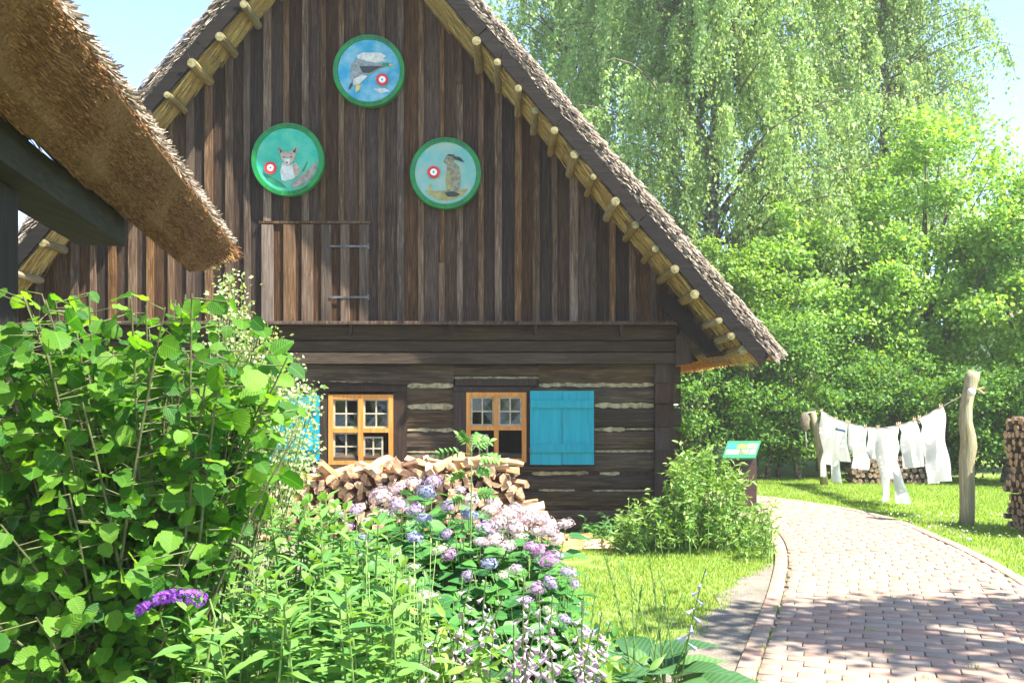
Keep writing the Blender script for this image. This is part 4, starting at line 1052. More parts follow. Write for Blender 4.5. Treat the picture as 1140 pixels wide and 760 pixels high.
def tree(name, label, cat, loc, H, rad, z0, mat, n_leaves, leaf, tr=.12, clusters=46, lean=(0, 0), group=None, sun_side=.3, csize=.32, bark=None, stems=1):
    loc = np.array([loc[0], loc[1], 0.0]); root = empty(name, loc); tag(root, label, cat, group)
    bark = bark or BARK
    mb = MB(); c0 = loc + np.array([lean[0], lean[1], (H + z0) / 2])
    rz = (H - z0) / 2; cents = []
    while len(cents) < clusters:
        d = unit(rng.normal(0, 1, 3)); r = rng.uniform(.25, 1) ** .5
        p = d * r * np.array([rad, rad, rz]) * rng.uniform(.8, 1.08)
        if p[2] < -.5 * rz: p[:2] *= .8
        cents.append(c0 + p)
    cents = np.array(cents)
    tips = []
    for s in range(stems):
        b = loc + (np.array([rng.normal(0, .25), rng.normal(0, .2), 0]) if stems > 1 else 0)
        top_ = c0 + np.array([rng.normal(0, .15 * rad), rng.normal(0, .15 * rad), rz * .6])
        pts = [b * (1 - t) + top_ * t + np.array([rng.normal(0, .04), rng.normal(0, .04), 0]) * (H * .25) * (0 if t in (0, 1) else 1) for t in np.linspace(0, 1, 7)]
        pts[0] = pts[0] - np.array([0, 0, .05])
        mb.tube(pts, [tr * (1.15 - t) if t else tr * 1.3 for t in np.linspace(0, 1, 7)], 8); tips.append(pts)
    mb.build('trunk', bark, root, smooth=True)
    br = MB()
    for c in cents[:: max(1, len(cents) // 26)]:
        pts = tips[rng.integers(len(tips))]; k = int(np.clip((c[2] - loc[2]) / H * 6 - 1.3, 1, 5)); a = pts[k]
        m_ = (a + c) / 2 + np.array([0, 0, .12 * np.linalg.norm(c - a)]) * (1 if rng.random() < .6 else -.2)
        br.tube([a, m_, c], [tr * .35, tr * .22, tr * .07], 5)
    br.build('branches', bark, root, smooth=True)['kind'] = 'stuff'
    w = rng.uniform(.6, 1.4, len(cents)); ci = rng.choice(len(cents), n_leaves, p=w / w.sum())
    cr = rad * csize * rng.uniform(.6, 1.25, len(cents))
    # leaves hang in small sprays inside each clump
    ns = max(1, n_leaves // 9); sc_ = rng.choice(len(cents), ns, p=w / w.sum())
    sp = cents[sc_] + unit(rng.normal(0, 1, (ns, 3))) * (rng.random(ns) ** .45 * cr[sc_])[:, None] * np.array([1.05, 1.05, .72])
    si = rng.integers(0, ns, n_leaves)
    pos = sp[si] + rng.normal(0, leaf * 1.15, (n_leaves, 3)) * np.array([1, 1, .55])
    out_ = unit(pos - c0)
    pos[:, 2] = np.maximum(pos[:, 2], .05)
    leaves_obj('crown', pos, np.array([sun_side, -.25, 1.0]) + out_ * .5, leaf, mat, root)
    return root

def birch(name, label, loc, H, rad, zl, n_leaves, leaf, tr, kx=0.0):
    loc = np.array([loc[0], loc[1], 0.0]); root = empty(name, loc); tag(root, label, 'tree', 'weeping birches behind the house')
    pts = [loc + np.array([.25 * math.sin(t * 5 + loc[0]) * t * 1.2 + kx * t, .2 * t, H * t - .05]) for t in np.linspace(0, 1, 12)]
    MB().tube(pts, [tr * (1.1 - t) + .015 for t in np.linspace(0, 1, 12)], 9).build('trunk', WBARK, root, smooth=True)
    br = MB(); starts = []
    for i in range(170):
        t = rng.uniform(.2, .98) ** .85; a = np.array([np.interp(t, np.linspace(0, 1, 12), [p[k] for p in pts]) for k in range(3)])
        th = rng.uniform(0, 6.283); reach = rad * (1.08 - .75 * max(0, t - .3)) * rng.uniform(.45, 1.05); rise = reach * rng.uniform(.25, .75)
        d = np.array([math.cos(th), math.sin(th), 0])
        q = [a, a + d * reach * .35 + np.array([0, 0, rise * .7]), a + d * reach * .72 + np.array([0, 0, rise]), a + d * reach + np.array([0, 0, rise * .72])]
        qq = [q[0] * (1 - u) ** 3 + 3 * q[1] * u * (1 - u) ** 2 + 3 * q[2] * u * u * (1 - u) + q[3] * u ** 3 for u in np.linspace(0, 1, 8)]
        br.tube(qq, [tr * (.20 - .18 * u) for u in np.linspace(0, 1, 8)], 5); q = [qq[0], qq[2], qq[5], qq[7]]
        for u in rng.uniform(.22, 1.0, 16):
            k = min(2, int(u * 3)); f = u * 3 - k; starts.append(q[k] * (1 - f) + q[k + 1] * f)
    br.build('branches', BARK, root, smooth=True)['kind'] = 'stuff'
    starts = np.array(starts); ns = len(starts); per = max(4, n_leaves // ns)
    Ls = rng.uniform(.5, 2.6, ns) * rng.choice([1, 1, 1.5], ns); u = rng.random((ns, per)) ** .9
    drift = rng.normal(0, .10, (ns, 2))
    pos = np.empty((ns, per, 3)); out_ = unit(starts - (loc + np.array([0, 0, H * .55])))
    pos[..., 0] = starts[:, None, 0] + drift[:, None, 0] * u * Ls[:, None] + out_[:, None, 0] * .35 * u
    pos[..., 1] = starts[:, None, 1] + drift[:, None, 1] * u * Ls[:, None] + out_[:, None, 1] * .35 * u
    pos[..., 2] = starts[:, None, 2] - u ** 1.3 * Ls[:, None]
    pos = pos.reshape(-1, 3) + rng.normal(0, .06, (ns * per, 3)) * np.array([1, 1, .6])
    pos = pos[pos[:, 2] > zl]
    ax = rng.normal(0, .5, (len(pos), 3)) + np.array([0, 0, -.9])
    leaves_obj('crown', pos, np.array([.5, -.5, .5]), leaf, M['birch'], root, axis=ax)
    tw = MB()
    for i in rng.choice(ns, 260, replace=False):
        e = starts[i] + np.array([drift[i, 0] * Ls[i] + out_[i, 0] * .35, drift[i, 1] * Ls[i] + out_[i, 1] * .35, -Ls[i]])
        tw.tube([starts[i], (starts[i] + e) / 2 + np.array([0, 0, .1 * Ls[i]]), e], [.012, .009, .005], 3, False)
    tw.build('hanging_twigs', M['twig'], root)['kind'] = 'stuff'
birch('birch_tree', 'tall weeping birch with pale trunk rising behind the thatched roof', (5.05, 26), 17.5, 5.4, 3.2, 200000, .10, .24, .3)
birch('birch_tree', 'slighter weeping birch seen just over the roof slope', (2.0, 31), 17.5, 5.2, 4.0, 80000, .12, .2)
birch('birch_tree', 'weeping birch whose long curtains hang against the open sky', (10.7, 29), 15.5, 4.3, 6.0, 95000, .10, .18)
TG = 'leafy trees beyond the lawn'
tree('lime_tree', 'bright green rounded tree standing behind the laundry', 'tree', (7.0, 22.5), 6.3, 2.1, .7, M['lime'], 24000, .115, .11, 70, csize=.25, group=TG)
tree('lime_tree', 'tallest bright green tree by the lawn, reaching up to the birch curtains', 'tree', (10.0, 23.5), 8.3, 2.6, .6, M['lime'], 30000, .12, .13, 80, csize=.25, group=TG)
tree('lime_tree', 'light green tree behind the tall log stack', 'tree', (11.6, 22), 7.2, 2.2, .6, M['lime'], 26000, .12, .1, 60, csize=.26, group=TG)
tree('maple_tree', 'small-leaved green tree beside the house eave', 'tree', (4.6, 21.5), 5.2, 1.7, .5, M['maple'], 20000, .10, .08, 60, csize=.27, group=TG, stems=2)
tree('maple_tree', 'mid green tree filling the gap under the birch', 'tree', (5.9, 24.5), 6.4, 2.2, .6, M['lime'], 24000, .11, .1, 70, csize=.25, group=TG)
tree('maple_tree', 'tree half hidden behind the bright lime trees', 'tree', (8.2, 26), 7.2, 2.6, 1.5, M['maple'], 20000, .12, .12, 44, group=TG)
SG = 'dark shrubs along the lawn edge'
sh = [(3.75, 19.6, 2.6, 1.0, 'dark shrub behind the information board'), (4.7, 20.0, 3.0, 1.1, 'dark shrub between the information board and the far clothes pole'), (5.6, 20.2, 2.8, 1.1, 'dark shrub right behind the far clothes pole'),
      (6.7, 20.6, 2.9, 1.15, 'dark shrub behind the low log pile'), (7.75, 20.4, 2.9, 1.1, 'dark shrub at the open end of the low log pile'), (8.7, 19.8, 2.8, 1.1, 'dark shrub seen past the crooked clothes post'),
      (9.5, 18.9, 2.7, 1.05, 'dark shrub between the crooked post and the tall log stack'), (10.3, 18.5, 2.9, 1.1, 'dark shrub behind the tall log stack')]
for x, y, h, r, lb in sh:
    tree('hedge_shrub', lb, 'shrub', (x, y), h * rng.uniform(.75, 1.35), r * rng.uniform(.9, 1.15), .08, M['dark'], 7500, .085, .045, 34, group=SG, csize=.36, stems=4)
tree('shade_tree', 'broad tree beside the path, its shade dappling the bricks', 'tree', (7.75, 4.35), 7.6, 2.15, 4.3, M['maple'], 3300, .15, .16, 11, lean=(-1.15, .1), csize=.31)
# far wood closing the horizon
K = 30000; x = rng.uniform(-60, 70, K); top_ = 7 + 2.2 * np.sin(x * .35) + 1.5 * np.sin(x * .9 + 1)
pos = np.c_[x, rng.uniform(42, 48, K), np.abs(rng.random(K)) ** .8 * top_]
leaves_obj('woodland', pos, np.array([.4, -.6, .6]), .55, M['maple'], None)
# far house glimpsed through the leaves at the right
fh = empty('far_house', (20.5, 38, 0)); tag(fh, 'pale distant house glimpsed between the trees', 'house')
MB().box(18.6, 24, 36, 42, 0, 4.6).build('wall', M['paint_ring'], fh)
MB().prism([(18.2, 4.6), (24.4, 4.6), (21.3, 7.6)], 35.7, 42.3).build('roof', plain('far_roof', (.45, .26, .2), .8, .2), fh)
for x in (19.3, 21, 22.7):
    for zz in (.9, 3.0): MB().box(x, x + .8, 35.94, 35.99, zz, zz + 1.1).build('window', M['jamb'], fh)

# ------------------------------------------------------------------ lawn grass
BT = (BLADE[0], np.array([[0, 1, 2], [0, 2, 3], [3, 2, 4]]), None)
def grass(name, label, pts, h, wd, kind='stuff'):
    K = len(pts); R = np.empty((K, 3, 3)); a = rng.uniform(0, 6.283, K)
    R[:, 0] = np.c_[np.cos(a), -np.sin(a), np.zeros(K)]; R[:, 1] = np.c_[np.sin(a), np.cos(a), np.zeros(K)]; R[:, 2] = np.c_[np.zeros(K), np.zeros(K), np.ones(K)]
    hh = h * rng.uniform(.45, 1.25, K); sc = np.c_[np.full(K, wd) * rng.uniform(.7, 1.3, K), hh * rng.uniform(.5, 1.8, K), hh]
    cl = .5 + .5 * np.sin(pts[:, 0] * 2.1 + 1) * np.sin(pts[:, 1] * 1.7)
    V, F, U, t = scatter(BT, np.c_[pts, np.full(K, -.002)], R, sc, np.clip(rng.random(K) * .8 + cl * .25, 0, .999))
    o = obj(name, V, F, M['grass'], None, tint=t); tag(o, label, 'grass', kind=kind)
def hash2(p, s): return np.sin(p[:, 0] * s * 1.3 + 2) * np.sin(p[:, 1] * s + .7) + .5 * np.sin(p[:, 0] * s * 2.9) * np.sin(p[:, 1] * s * 3.1 + 2)
pts = np.c_[rng.uniform(-.1, 3.2, 90000), rng.uniform(4.6, 13.2, 90000)]
u, w, sa = signed_path(pts)
# bed edge as seen in the photo: the bed ends at about x = .95 near the hostas
keep = (u < -.03) & (pts[:, 0] > np.interp(pts[:, 1], [4.6, 5.6, 6.2, 6.6, 8.2, 9.6, 10.8, 13], [.8, .93, .72, .25, .12, .3, .62, 2.2]) + .06 * hash2(pts, 5))
keep &= ~(u > -verge_w(sa) + .05 * hash2(pts, 9)) & ~((pts[:, 0] < 2.0) & (pts[:, 1] > 11.9))
keep &= ~((pts[:, 0] < 1.3) & (pts[:, 1] > 8.5) & (hash2(pts, 3) > .75))
keep &= rng.random(len(pts)) < np.clip(.95 - .8 * np.clip(hash2(pts, 2.3) - .35, 0, 1), 0, 1)
grass('lawn_grass', 'bright short grass between the flower bed and the brick path', pts[keep], .038, .008)
pts = np.c_[rng.uniform(2.5, 11, 190000), rng.uniform(6.5, 20.5, 190000)]
u, w, sa = signed_path(pts)
keep = (u > w + .02 + .05 * hash2(pts, 4)) & (pts[:, 0] / pts[:, 1] < .70) & ~((pts[:, 1] > 17.2) & (pts[:, 0] < 3.6))
keep &= rng.random(len(pts)) < np.clip(.95 - .8 * np.clip(hash2(pts, 1.9) - .35, 0, 1), 0, 1)
grass('lawn_grass', 'sunny lawn with the washing line beyond the brick path', pts[keep], .042, .011)
# weeds and small grass tufts in the brick joints
tp = []
for i in range(36):
    s = rng.uniform(5, 10); uu = rng.choice([.12, rng.uniform(.1, 2.1)]); x, y = path_xy(s, uu)
    tp += [(x + rng.normal(0, .02), y + rng.normal(0, .015)) for _ in range(12)]
tp = np.array(tp); K = len(tp); sc = np.c_[np.full(K, .006), np.full(K, .03), rng.uniform(.03, .055, K)]
a = rng.uniform(0, 6.28, K); R = np.stack([np.c_[np.cos(a), -np.sin(a), 0 * a], np.c_[np.sin(a), np.cos(a), 0 * a], np.c_[0 * a, 0 * a, 1 + 0 * a]], 1)
V, F, U, t = scatter(BT, np.c_[tp, np.full(K, .01)], R, sc); tag(obj('joint_weeds', V, F, M['grass'], None, tint=t), 'tiny grass tufts growing in the joints of the brick path', 'weeds', kind='stuff')
# white clover by the log stack
K = 260; pts = np.c_[rng.uniform(5.0, 7.2, K), rng.uniform(11.0, 13.6, K)]
leaves_obj('clover_flowers', np.c_[pts, rng.uniform(.05, .08, K)], np.array([0, 0, 1.]), .035, M['fl_cream'], None); bpy.data.objects['clover_flowers'].update({}) if False else tag(bpy.data.objects['clover_flowers'], 'white clover flowers scattered in the lawn', 'clover', kind='stuff')

# ------------------------------------------------------------------ garden plants
def place_leaves(root, T, me, pos, R, sc, mat, n_ind, name='leaf'):
    """largest-looking n_ind leaves become objects, the rest one joined part"""
    d = np.linalg.norm(pos - np.array([0, 0, EYE]), axis=1) / sc
    inview = (np.abs(pos[:, 0] / pos[:, 1]) < .53) & ((EYE - pos[:, 2]) / pos[:, 1] < .29)
    o_ = np.argsort(np.where(inview, d, d + 1e3)); a, b = o_[:n_ind], o_[n_ind:]
    for i in a: inst(name, me, root, pos[i], R[i], float(sc[i]))
    if len(b):
        V, F, U, t = scatter(T, pos[b], R[b], sc[b]); tag(obj('foliage', V, F, mat, root, uv=U, tint=t, smooth=True), kind='stuff')

# hazel
M['hztwig'] = plain('hazel_twig', (.11, .12, .045), .8, .3, 20)
HZ = leaf_template(9, lambda t: (math.sin(math.pi * min(1, t * .96 + .04) ** .74)) ** .52 * (1 if t < .8 else (1 - (t - .8) / .2 * .72)), .10, .22, .05, .45, .035)
hz_me = mesh_from('hazel_leaf', HZ[0], HZ[1], M['hazel'], HZ[2], smooth=True)
base = np.array([-1.32, 3.62, 0.0]); hz = empty('hazel_bush', base); tag(hz, 'large leafy hazel bush growing under the thatched eave', 'bush')
st = MB(); tw = MB(); LPOS, LAX, LNR = [], [], []
def hz_in(p):
    px, py = CX + FPX * p[0] / p[1], HY - FPX * (p[2] - EYE) / p[1]
    return px < np.interp(py, [290, 350, 400, 450, 500, 540, 600, 660, 760], [268, 300, 322, 334, 330, 310, 260, 226, 200])
for i in range(150):
    th = rng.uniform(0, 6.283); r = rng.uniform(.15, 1.0) ** .6; hh = rng.uniform(.85, 2.0) if i > 12 else rng.uniform(1.5, 2.02)
    e = base + np.array([.80 * r * math.cos(th), .55 * r * math.sin(th), hh])
    e[0] = np.clip(e[0], -2.0, -.56)
    px = CX + FPX * e[0] / e[1]; lim = EYE + (HY - np.interp(px, [-80, 0, 60, 100, 150, 230, 300, 345], [300, 335, 318, 300, 335, 325, 372, 430])) / FPX * e[1]
    e[2] = min(e[2], lim)
    b0 = base + np.array([rng.normal(0, .12), rng.normal(0, .1), -.03])
    m1 = b0 * .5 + e * .5 + np.array([-(e[0] - b0[0]) * .18, -(e[1] - b0[1]) * .18, .12])
    if not hz_in(e): continue
    q = [b0 * (1 - t) ** 2 + 2 * m1 * t * (1 - t) + e * t * t for t in np.linspace(0, 1, 9)]
    st.tube(q, [.008 * (1.15 - t) + .0015 for t in np.linspace(0, 1, 9)], 6)
    ln = np.linalg.norm(e - b0); nl = int(ln / .05)
    for k in range(nl):
        t = .22 + .78 * (k + rng.random()) / nl
        p = b0 * (1 - t) ** 2 + 2 * m1 * t * (1 - t) + e * t * t
        sd_ = rng.uniform(0, 6.283); o2 = np.array([math.cos(sd_), math.sin(sd_), rng.uniform(-.15, .45)])
        tl = rng.uniform(.05, .24) * (1.15 - .5 * t); p2 = p + o2 * tl
        if not hz_in(p2): continue
        tw.tube([p, p2], [.0025, .0015], 4, False)
        for f in ((1.0,) if tl < .11 else (.55, 1.0)):
            pp = p + o2 * tl * f
            a = unit(o2 * .8 + rng.normal(0, .45, 3) + np.array([0, -.10, -.42]))
            LPOS.append(pp); LAX.append(a); LNR.append(unit(np.array([.2, -.45, .8]) + rng.normal(0, .6, 3)))
st.build('stems', M['hztwig'], hz)['kind'] = 'stuff'; tw.build('twigs', M['hztwig'], hz)['kind'] = 'stuff'
LPOS = np.array(LPOS); px_ = CX + FPX * LPOS[:, 0] / LPOS[:, 1]
py_ = HY - FPX * (LPOS[:, 2] - EYE) / LPOS[:, 1]
ok = (px_ < np.interp(py_, [290, 350, 400, 450, 500, 540, 600, 660, 760], [272, 305, 328, 340, 335, 315, 262, 228, 200])) & (LPOS[:, 2] > .25); LPOS = LPOS[ok]; LAX = np.array(LAX)[ok]; LNR = np.array(LNR)[ok]
place_leaves(hz, HZ, hz_me, LPOS, frames(LAX, LNR), rng.uniform(.034, .092, len(LPOS)), M['hazel'], 300)

# butterfly bush spike in front of the hazel
LT = leaf_template(6, lambda t: math.sin(math.pi * t ** .75) ** .9, .15, .28, 0, .165, .01)
lt_me = mesh_from('lance_leaf', LT[0], LT[1], M['lance'], LT[2], smooth=True)
FLO = []
def floret(r, petals=4):
    V = []; F = []; 
    for k in range(petals):
        a = 2 * math.pi * k / petals; c, s = math.cos(a), math.sin(a); n = len(V)
        for u, v, w in ((0, 0, 0), (.6, -.42, .12), (1, 0, .05), (.6, .42, .12)): V.append(((u * c - v * s) * r, (u * s + v * c) * r, w * r))
        F.append((n, n + 1, n + 2, n + 3))
    return np.array(V), np.array(F), None
bb = empty('butterfly_bush', (-1.02, 2.98, 0)); tag(bb, 'butterfly bush with one drooping violet flower spike before the hazel', 'bush')
A, B = P(226, 668, 3.02), P(152, 676, 3.0)
MB().tube([(-1.02, 2.98, 0), (-.98, 3.0, .5), P(240, 690, 3.02), A + np.array([.02, 0, .005])], [.006, .005, .004, .003], 6).build('stem', M['stem'], bb)
K = 260; t = rng.random(K); cpt = A[None] * (1 - t[:, None]) + B[None] * t[:, None] + np.array([0, 0, 1.])[None] * (.03 * np.sin(t * 3.14) - .012 * t)[:, None]
dirs = unit(rng.normal(0, 1, (K, 3))); pos = cpt + dirs * (.026 * (1 - .55 * t))[:, None]
fr_ = floret(1.0); V, F, U, T = scatter(fr_, pos, frames(np.cross(dirs, rng.normal(0, 1, (K, 3))), dirs), rng.uniform(.006, .010, K))
obj('flower_spike', V, F, M['fl_violet'], bb, tint=T)['kind'] = 'stuff'
for k in range(14):
    t = rng.uniform(.25, 1); p = np.array([-.98, 3.0, .35 + .55 * t]) + rng.normal(0, .015, 3); th = rng.uniform(0, 6.28)
    inst('leaf', lt_me, bb, p, frames(np.array([[math.cos(th), math.sin(th), .2]]), np.array([[0, -.3, 1.]]))[0], rng.uniform(.09, .14))

# pale spray shrub behind the hazel
sp = empty('spray_shrub', (-1.35, 4.75, 0)); tag(sp, 'airy shrub with fine pale sprays beside the blue shutter', 'bush')
tw = MB(); LP_ = []
for i in range(62):
    tx = 352 - 122 * rng.random() ** 1.5; lim = np.interp(tx, [225, 245, 275, 300, 330, 352], [300, 292, 330, 372, 412, 448]); ty = rng.uniform(lim - 14, lim + 60); Y = 4.75 + rng.normal(0, .2)
    e = P(tx, ty, Y); b0 = np.array([-1.35 + rng.normal(0, .1), 4.75 + rng.normal(0, .08), 0.0]); m1 = np.array([b0[0] * .45 + e[0] * .55, (b0[1] + e[1]) / 2, e[2] * .82])
    q = np.array([b0 * (1 - t) ** 2 + 2 * m1 * t * (1 - t) + e * t * t for t in np.linspace(0, 1, 12)])
    tw.tube(list(q), [.004 * (1.2 - t) for t in np.linspace(0, 1, 12)], 4, False)
    for k in range(95):
        t = rng.uniform(.2, 1) ** .75; p = b0 * (1 - t) ** 2 + 2 * m1 * t * (1 - t) + e * t * t
        LP_.append(p + rng.normal(0, .028, 3))
tw.build('twigs', M['stem'], sp)['kind'] = 'stuff'
leaves_obj('foliage', np.array(LP_), np.array([.3, -.3, .8]), .023, M['spray'], sp)

# lance-leaved phlox stand
PL = [('tall lance-leaved phlox beside the violet flower spike', 235, 3.15), ('lance-leaved phlox between the hazel and the hydrangeas', 290, 3.75), ('lance-leaved phlox in front of the first window', 345, 3.95), ('lance-leaved phlox next to the lilac hydrangea', 392, 3.7), ('low lance-leaved phlox at the front of the bed', 330, 3.1), ('lance-leaved phlox crowded against the seed stalks', 415, 3.2)]
for lb, pcx, pcy in PL:
    cx_ = (pcx - CX) / FPX * pcy; root = empty('phlox_plant', (cx_, pcy, 0)); tag(root, lb, 'plant', 'lance-leaved phlox in the bed')
    st = MB(); pos, ax, nr, sc = [], [], [], []
    for i in range(11):
        bx, by = cx_ + rng.normal(0, .07), pcy + rng.normal(0, .12)
        px = CX + FPX * bx / by; ty = np.interp(px, [190, 230, 270, 330, 400, 440], [680, 640, 590, 552, 548, 580]) + max(0, 3.9 - by) * 95 + rng.uniform(0, 45)
        e = np.array([bx + rng.normal(0, .11), by + rng.normal(0, .10), np.clip(EYE + (HY - ty) / FPX * by, .45, 1.35)]); b0 = np.array([bx, by, 0.])
        st.tube([b0, (b0 + e) / 2 + rng.normal(0, .012, 3), e], [.005, .0045, .003], 5)
        nodes = int((e[2] - .2) / .045); a0 = rng.uniform(0, 3.14)
        for k in range(nodes + 1):
            t = .2 + .8 * k / nodes; p = b0 * (1 - t) + e * t
            for s in (0, math.pi):
                th = a0 + k * 1.57 + s + rng.normal(0, .2); el = .25 + .75 * max(0, (t - .8) / .2) + rng.normal(0, .15)
                pos.append(p); ax.append((math.cos(th), math.sin(th), el)); nr.append((-.3 * math.cos(th) + rng.normal(0, .2), -.3 * math.sin(th) - .15, 1.0)); sc.append(rng.uniform(.085, .135) * (1 - .35 * max(0, (t - .85) / .15)))
    st.build('stems', M['stem'], root)['kind'] = 'stuff'
    place_leaves(root, LT, lt_me, np.array(pos), frames(np.array(ax), np.array(nr)), np.array(sc), M['lance'], 60)

# hydrangeas
OV = leaf_template(6, lambda t: math.sin(math.pi * t ** .7) ** .8, .12, .22, .04, .30, .015)
ov_me = mesh_from('hydrangea_leaf', OV[0], OV[1], M['hydleaf'], OV[2], smooth=True)
def head_mesh(mat, K=110, seed=0):
    g = np.random.default_rng(seed); i = np.arange(K); zc = 1 - 1.55 * (i + .5) / K; th = i * 2.39996
    r = np.sqrt(np.maximum(0, 1 - zc * zc)); d = np.c_[r * np.cos(th), r * np.sin(th), zc]; d += g.normal(0, .05, d.shape)
    rad = g.uniform(.62, 1.2, K); pos = d * rad[:, None] * np.array([1, 1, .82])
    V, F, U, T = scatter(floret(1.0), pos, frames(np.cross(d, g.normal(0, 1, (K, 3))), d + g.normal(0, .15, d.shape)), g.uniform(.15, .25, K))
    return mesh_from('flower_head', V, F, mat, tint=T)
HM = {k: [head_mesh(M['fl_' + k], 110, s) for s in range(2)] for k in ('pink', 'lilac', 'blue', 'cream', 'mauve', 'greenish')}
heads = [(424, 552, 'pink', 14), (443, 543, 'pink', 12), (460, 537, 'pink', 11), (482, 536, 'blue', 11), (474, 548, 'blue', 14), (462, 567, 'lilac', 11), (472, 577, 'blue', 10), (397, 567, 'lilac', 12), (377, 572, 'mauve', 9),
         (408, 581, 'greenish', 10), (405, 600, 'blue', 9), (500, 563, 'lilac', 10), (523, 573, 'blue', 13), (524, 556, 'cream', 11), (545, 568, 'cream', 12), (541, 587, 'lilac', 12), (556, 581, 'pink', 13), (574, 588, 'pink', 14),
         (593, 575, 'pink', 12), (629, 583, 'pink', 11), (611, 590, 'pink', 10), (565, 607, 'pink', 12), (500, 617, 'mauve', 11), (489, 612, 'greenish', 9), (545, 627, 'blue', 11), (574, 633, 'cream', 10), (600, 613, 'mauve', 13),
         (613, 622, 'mauve', 14), (592, 609, 'mauve', 11), (633, 637, 'lilac', 10), (613, 648, 'lilac', 9), (629, 689, 'blue', 11), (653, 705, 'lilac', 10), (611, 681, 'greenish', 10), (460, 631, 'greenish', 9), (456, 649, 'pink', 9),
         (482, 664, 'greenish', 9), (403, 616, 'cream', 9), (373, 648, 'blue', 8), (368, 661, 'blue', 8), (443, 561, 'lilac', 11), (497, 594, 'blue', 9), (462, 598, 'blue', 10), (574, 567, 'cream', 12), (550, 600, 'pink', 11), (585, 579, 'cream', 11),
         (512, 545, 'pink', 9), (535, 603, 'pink', 10), (580, 600, 'cream', 11), (600, 592, 'cream', 11), (620, 600, 'pink', 10), (566, 572, 'pink', 11), (470, 663, 'cream', 8), (597, 655, 'mauve', 9), (640, 650, 'lilac', 8), (388, 586, 'mauve', 8), (430, 571, 'cream', 9), (550, 560, 'pink', 10), (605, 578, 'pink', 10),
         (560, 640, 'greenish', 9), (520, 640, 'lilac', 8), (585, 668, 'blue', 8), (440, 615, 'greenish', 8)]
HB = [(-.98, 5.1, 'hydrangea with lilac and mauve heads beside the phlox'), (-.52, 5.35, 'hydrangea with pink and blue heads just below the firewood pile'), (-.22, 5.2, 'hydrangea with blue and cream heads under the open window'), (.08, 5.3, 'hydrangea with masses of pale pink heads by the lawn'), (.10, 4.4, 'hydrangea with large mauve heads leaning out over the lawn'), (-.45, 4.3, 'hydrangea with mixed small heads behind the hostas'), (.25, 3.95, 'low hydrangea with blue heads among the hosta leaves')]
roots = []
for x, y, lb in HB:
    r_ = empty('hydrangea_bush', (x, y, 0)); tag(r_, lb, 'bush', 'hydrangeas in the flower bed'); roots.append((r_, [], [], [], [], MB()))
def hyd_stem(e, ri, leafs=12):
    r_, pos, ax, nr, sc, st = roots[ri]; b0 = np.array([HB[ri][0] + rng.normal(0, .06), HB[ri][1] + rng.normal(0, .06), 0.]); m1 = np.array([(b0[0] * .35 + e[0] * .65), (b0[1] * .35 + e[1] * .65), e[2] * .55])
    q = [b0 * (1 - t) ** 2 + 2 * m1 * t * (1 - t) + e * t * t for t in np.linspace(0, 1, 6)]
    st.tube(q, [.0042 * (1.15 - .6 * t) for t in np.linspace(0, 1, 6)], 5); a0 = rng.uniform(0, 3)
    for k in range(leafs):
        t = .38 + .60 * (k + rng.random() * .5) / leafs; p = b0 * (1 - t) ** 2 + 2 * m1 * t * (1 - t) + e * t * t
        for s in (0, math.pi):
            th = a0 + k * 1.57 + s + rng.normal(0, .3); pos.append(p + np.array([math.cos(th), math.sin(th), 0]) * .02); ax.append((math.cos(th), math.sin(th), rng.uniform(-.15, .35))); nr.append((rng.normal(.1, .3), rng.normal(-.3, .3), 1)); sc.append(rng.uniform(.075, .125))
for hi_, (px, py, colr, rp_) in enumerate(heads):
    if colr in ('blue', 'cream') and hi_ % 2: colr = {'blue': 'lilac', 'cream': 'pink'}[colr]
    Y = 5.55 - np.clip((py - 540) / 160, -.05, 1) * 1.7 + rng.normal(0, .05); e = P(px, py, Y); d = [(HB[i][0] - e[0]) ** 2 + (HB[i][1] - e[1]) ** 2 for i in range(len(HB))]; ri = int(np.argmin(d))
    tn = unit(np.array([rng.normal(0, .25), rng.normal(-.35, .2), 1.0])); s = rp_ / FPX * Y * rng.uniform(.68, .96)
    inst('flower_head', HM[colr][rng.integers(2)], roots[ri][0], e, frames(np.cross(tn, rng.normal(0, 1, 3))[None], tn[None])[0], (float(s * rng.uniform(.9, 1.25)), float(s * rng.uniform(.85, 1.1)), float(s * rng.uniform(.65, .95)))); hyd_stem(e - tn * s * .5, ri)
for i in range(150):
    px = rng.uniform(345, 640); py = rng.uniform(0, 1); lo = np.interp(px, [345, 400, 470, 560, 640], [585, 565, 548, 580, 610]); yy = lo + 12 + py * (740 - lo)
    Y = 5.5 - np.clip((yy - 540) / 160, 0, 1) * 1.6; e = P(px, yy, Y)
    if e[2] < .12: continue
    hyd_stem(e, int(np.argmin([(HB[i][0] - e[0]) ** 2 + (HB[i][1] - e[1]) ** 2 for i in range(len(HB))])), 8)
for r_, pos, ax, nr, sc, st in roots:
    if st.V: st.build('stems', M['stem'], r_)['kind'] = 'stuff'
    if pos: place_leaves(r_, OV, ov_me, np.array(pos), frames(np.array(ax), np.array(nr)), np.array(sc), M['hydleaf'], 70)

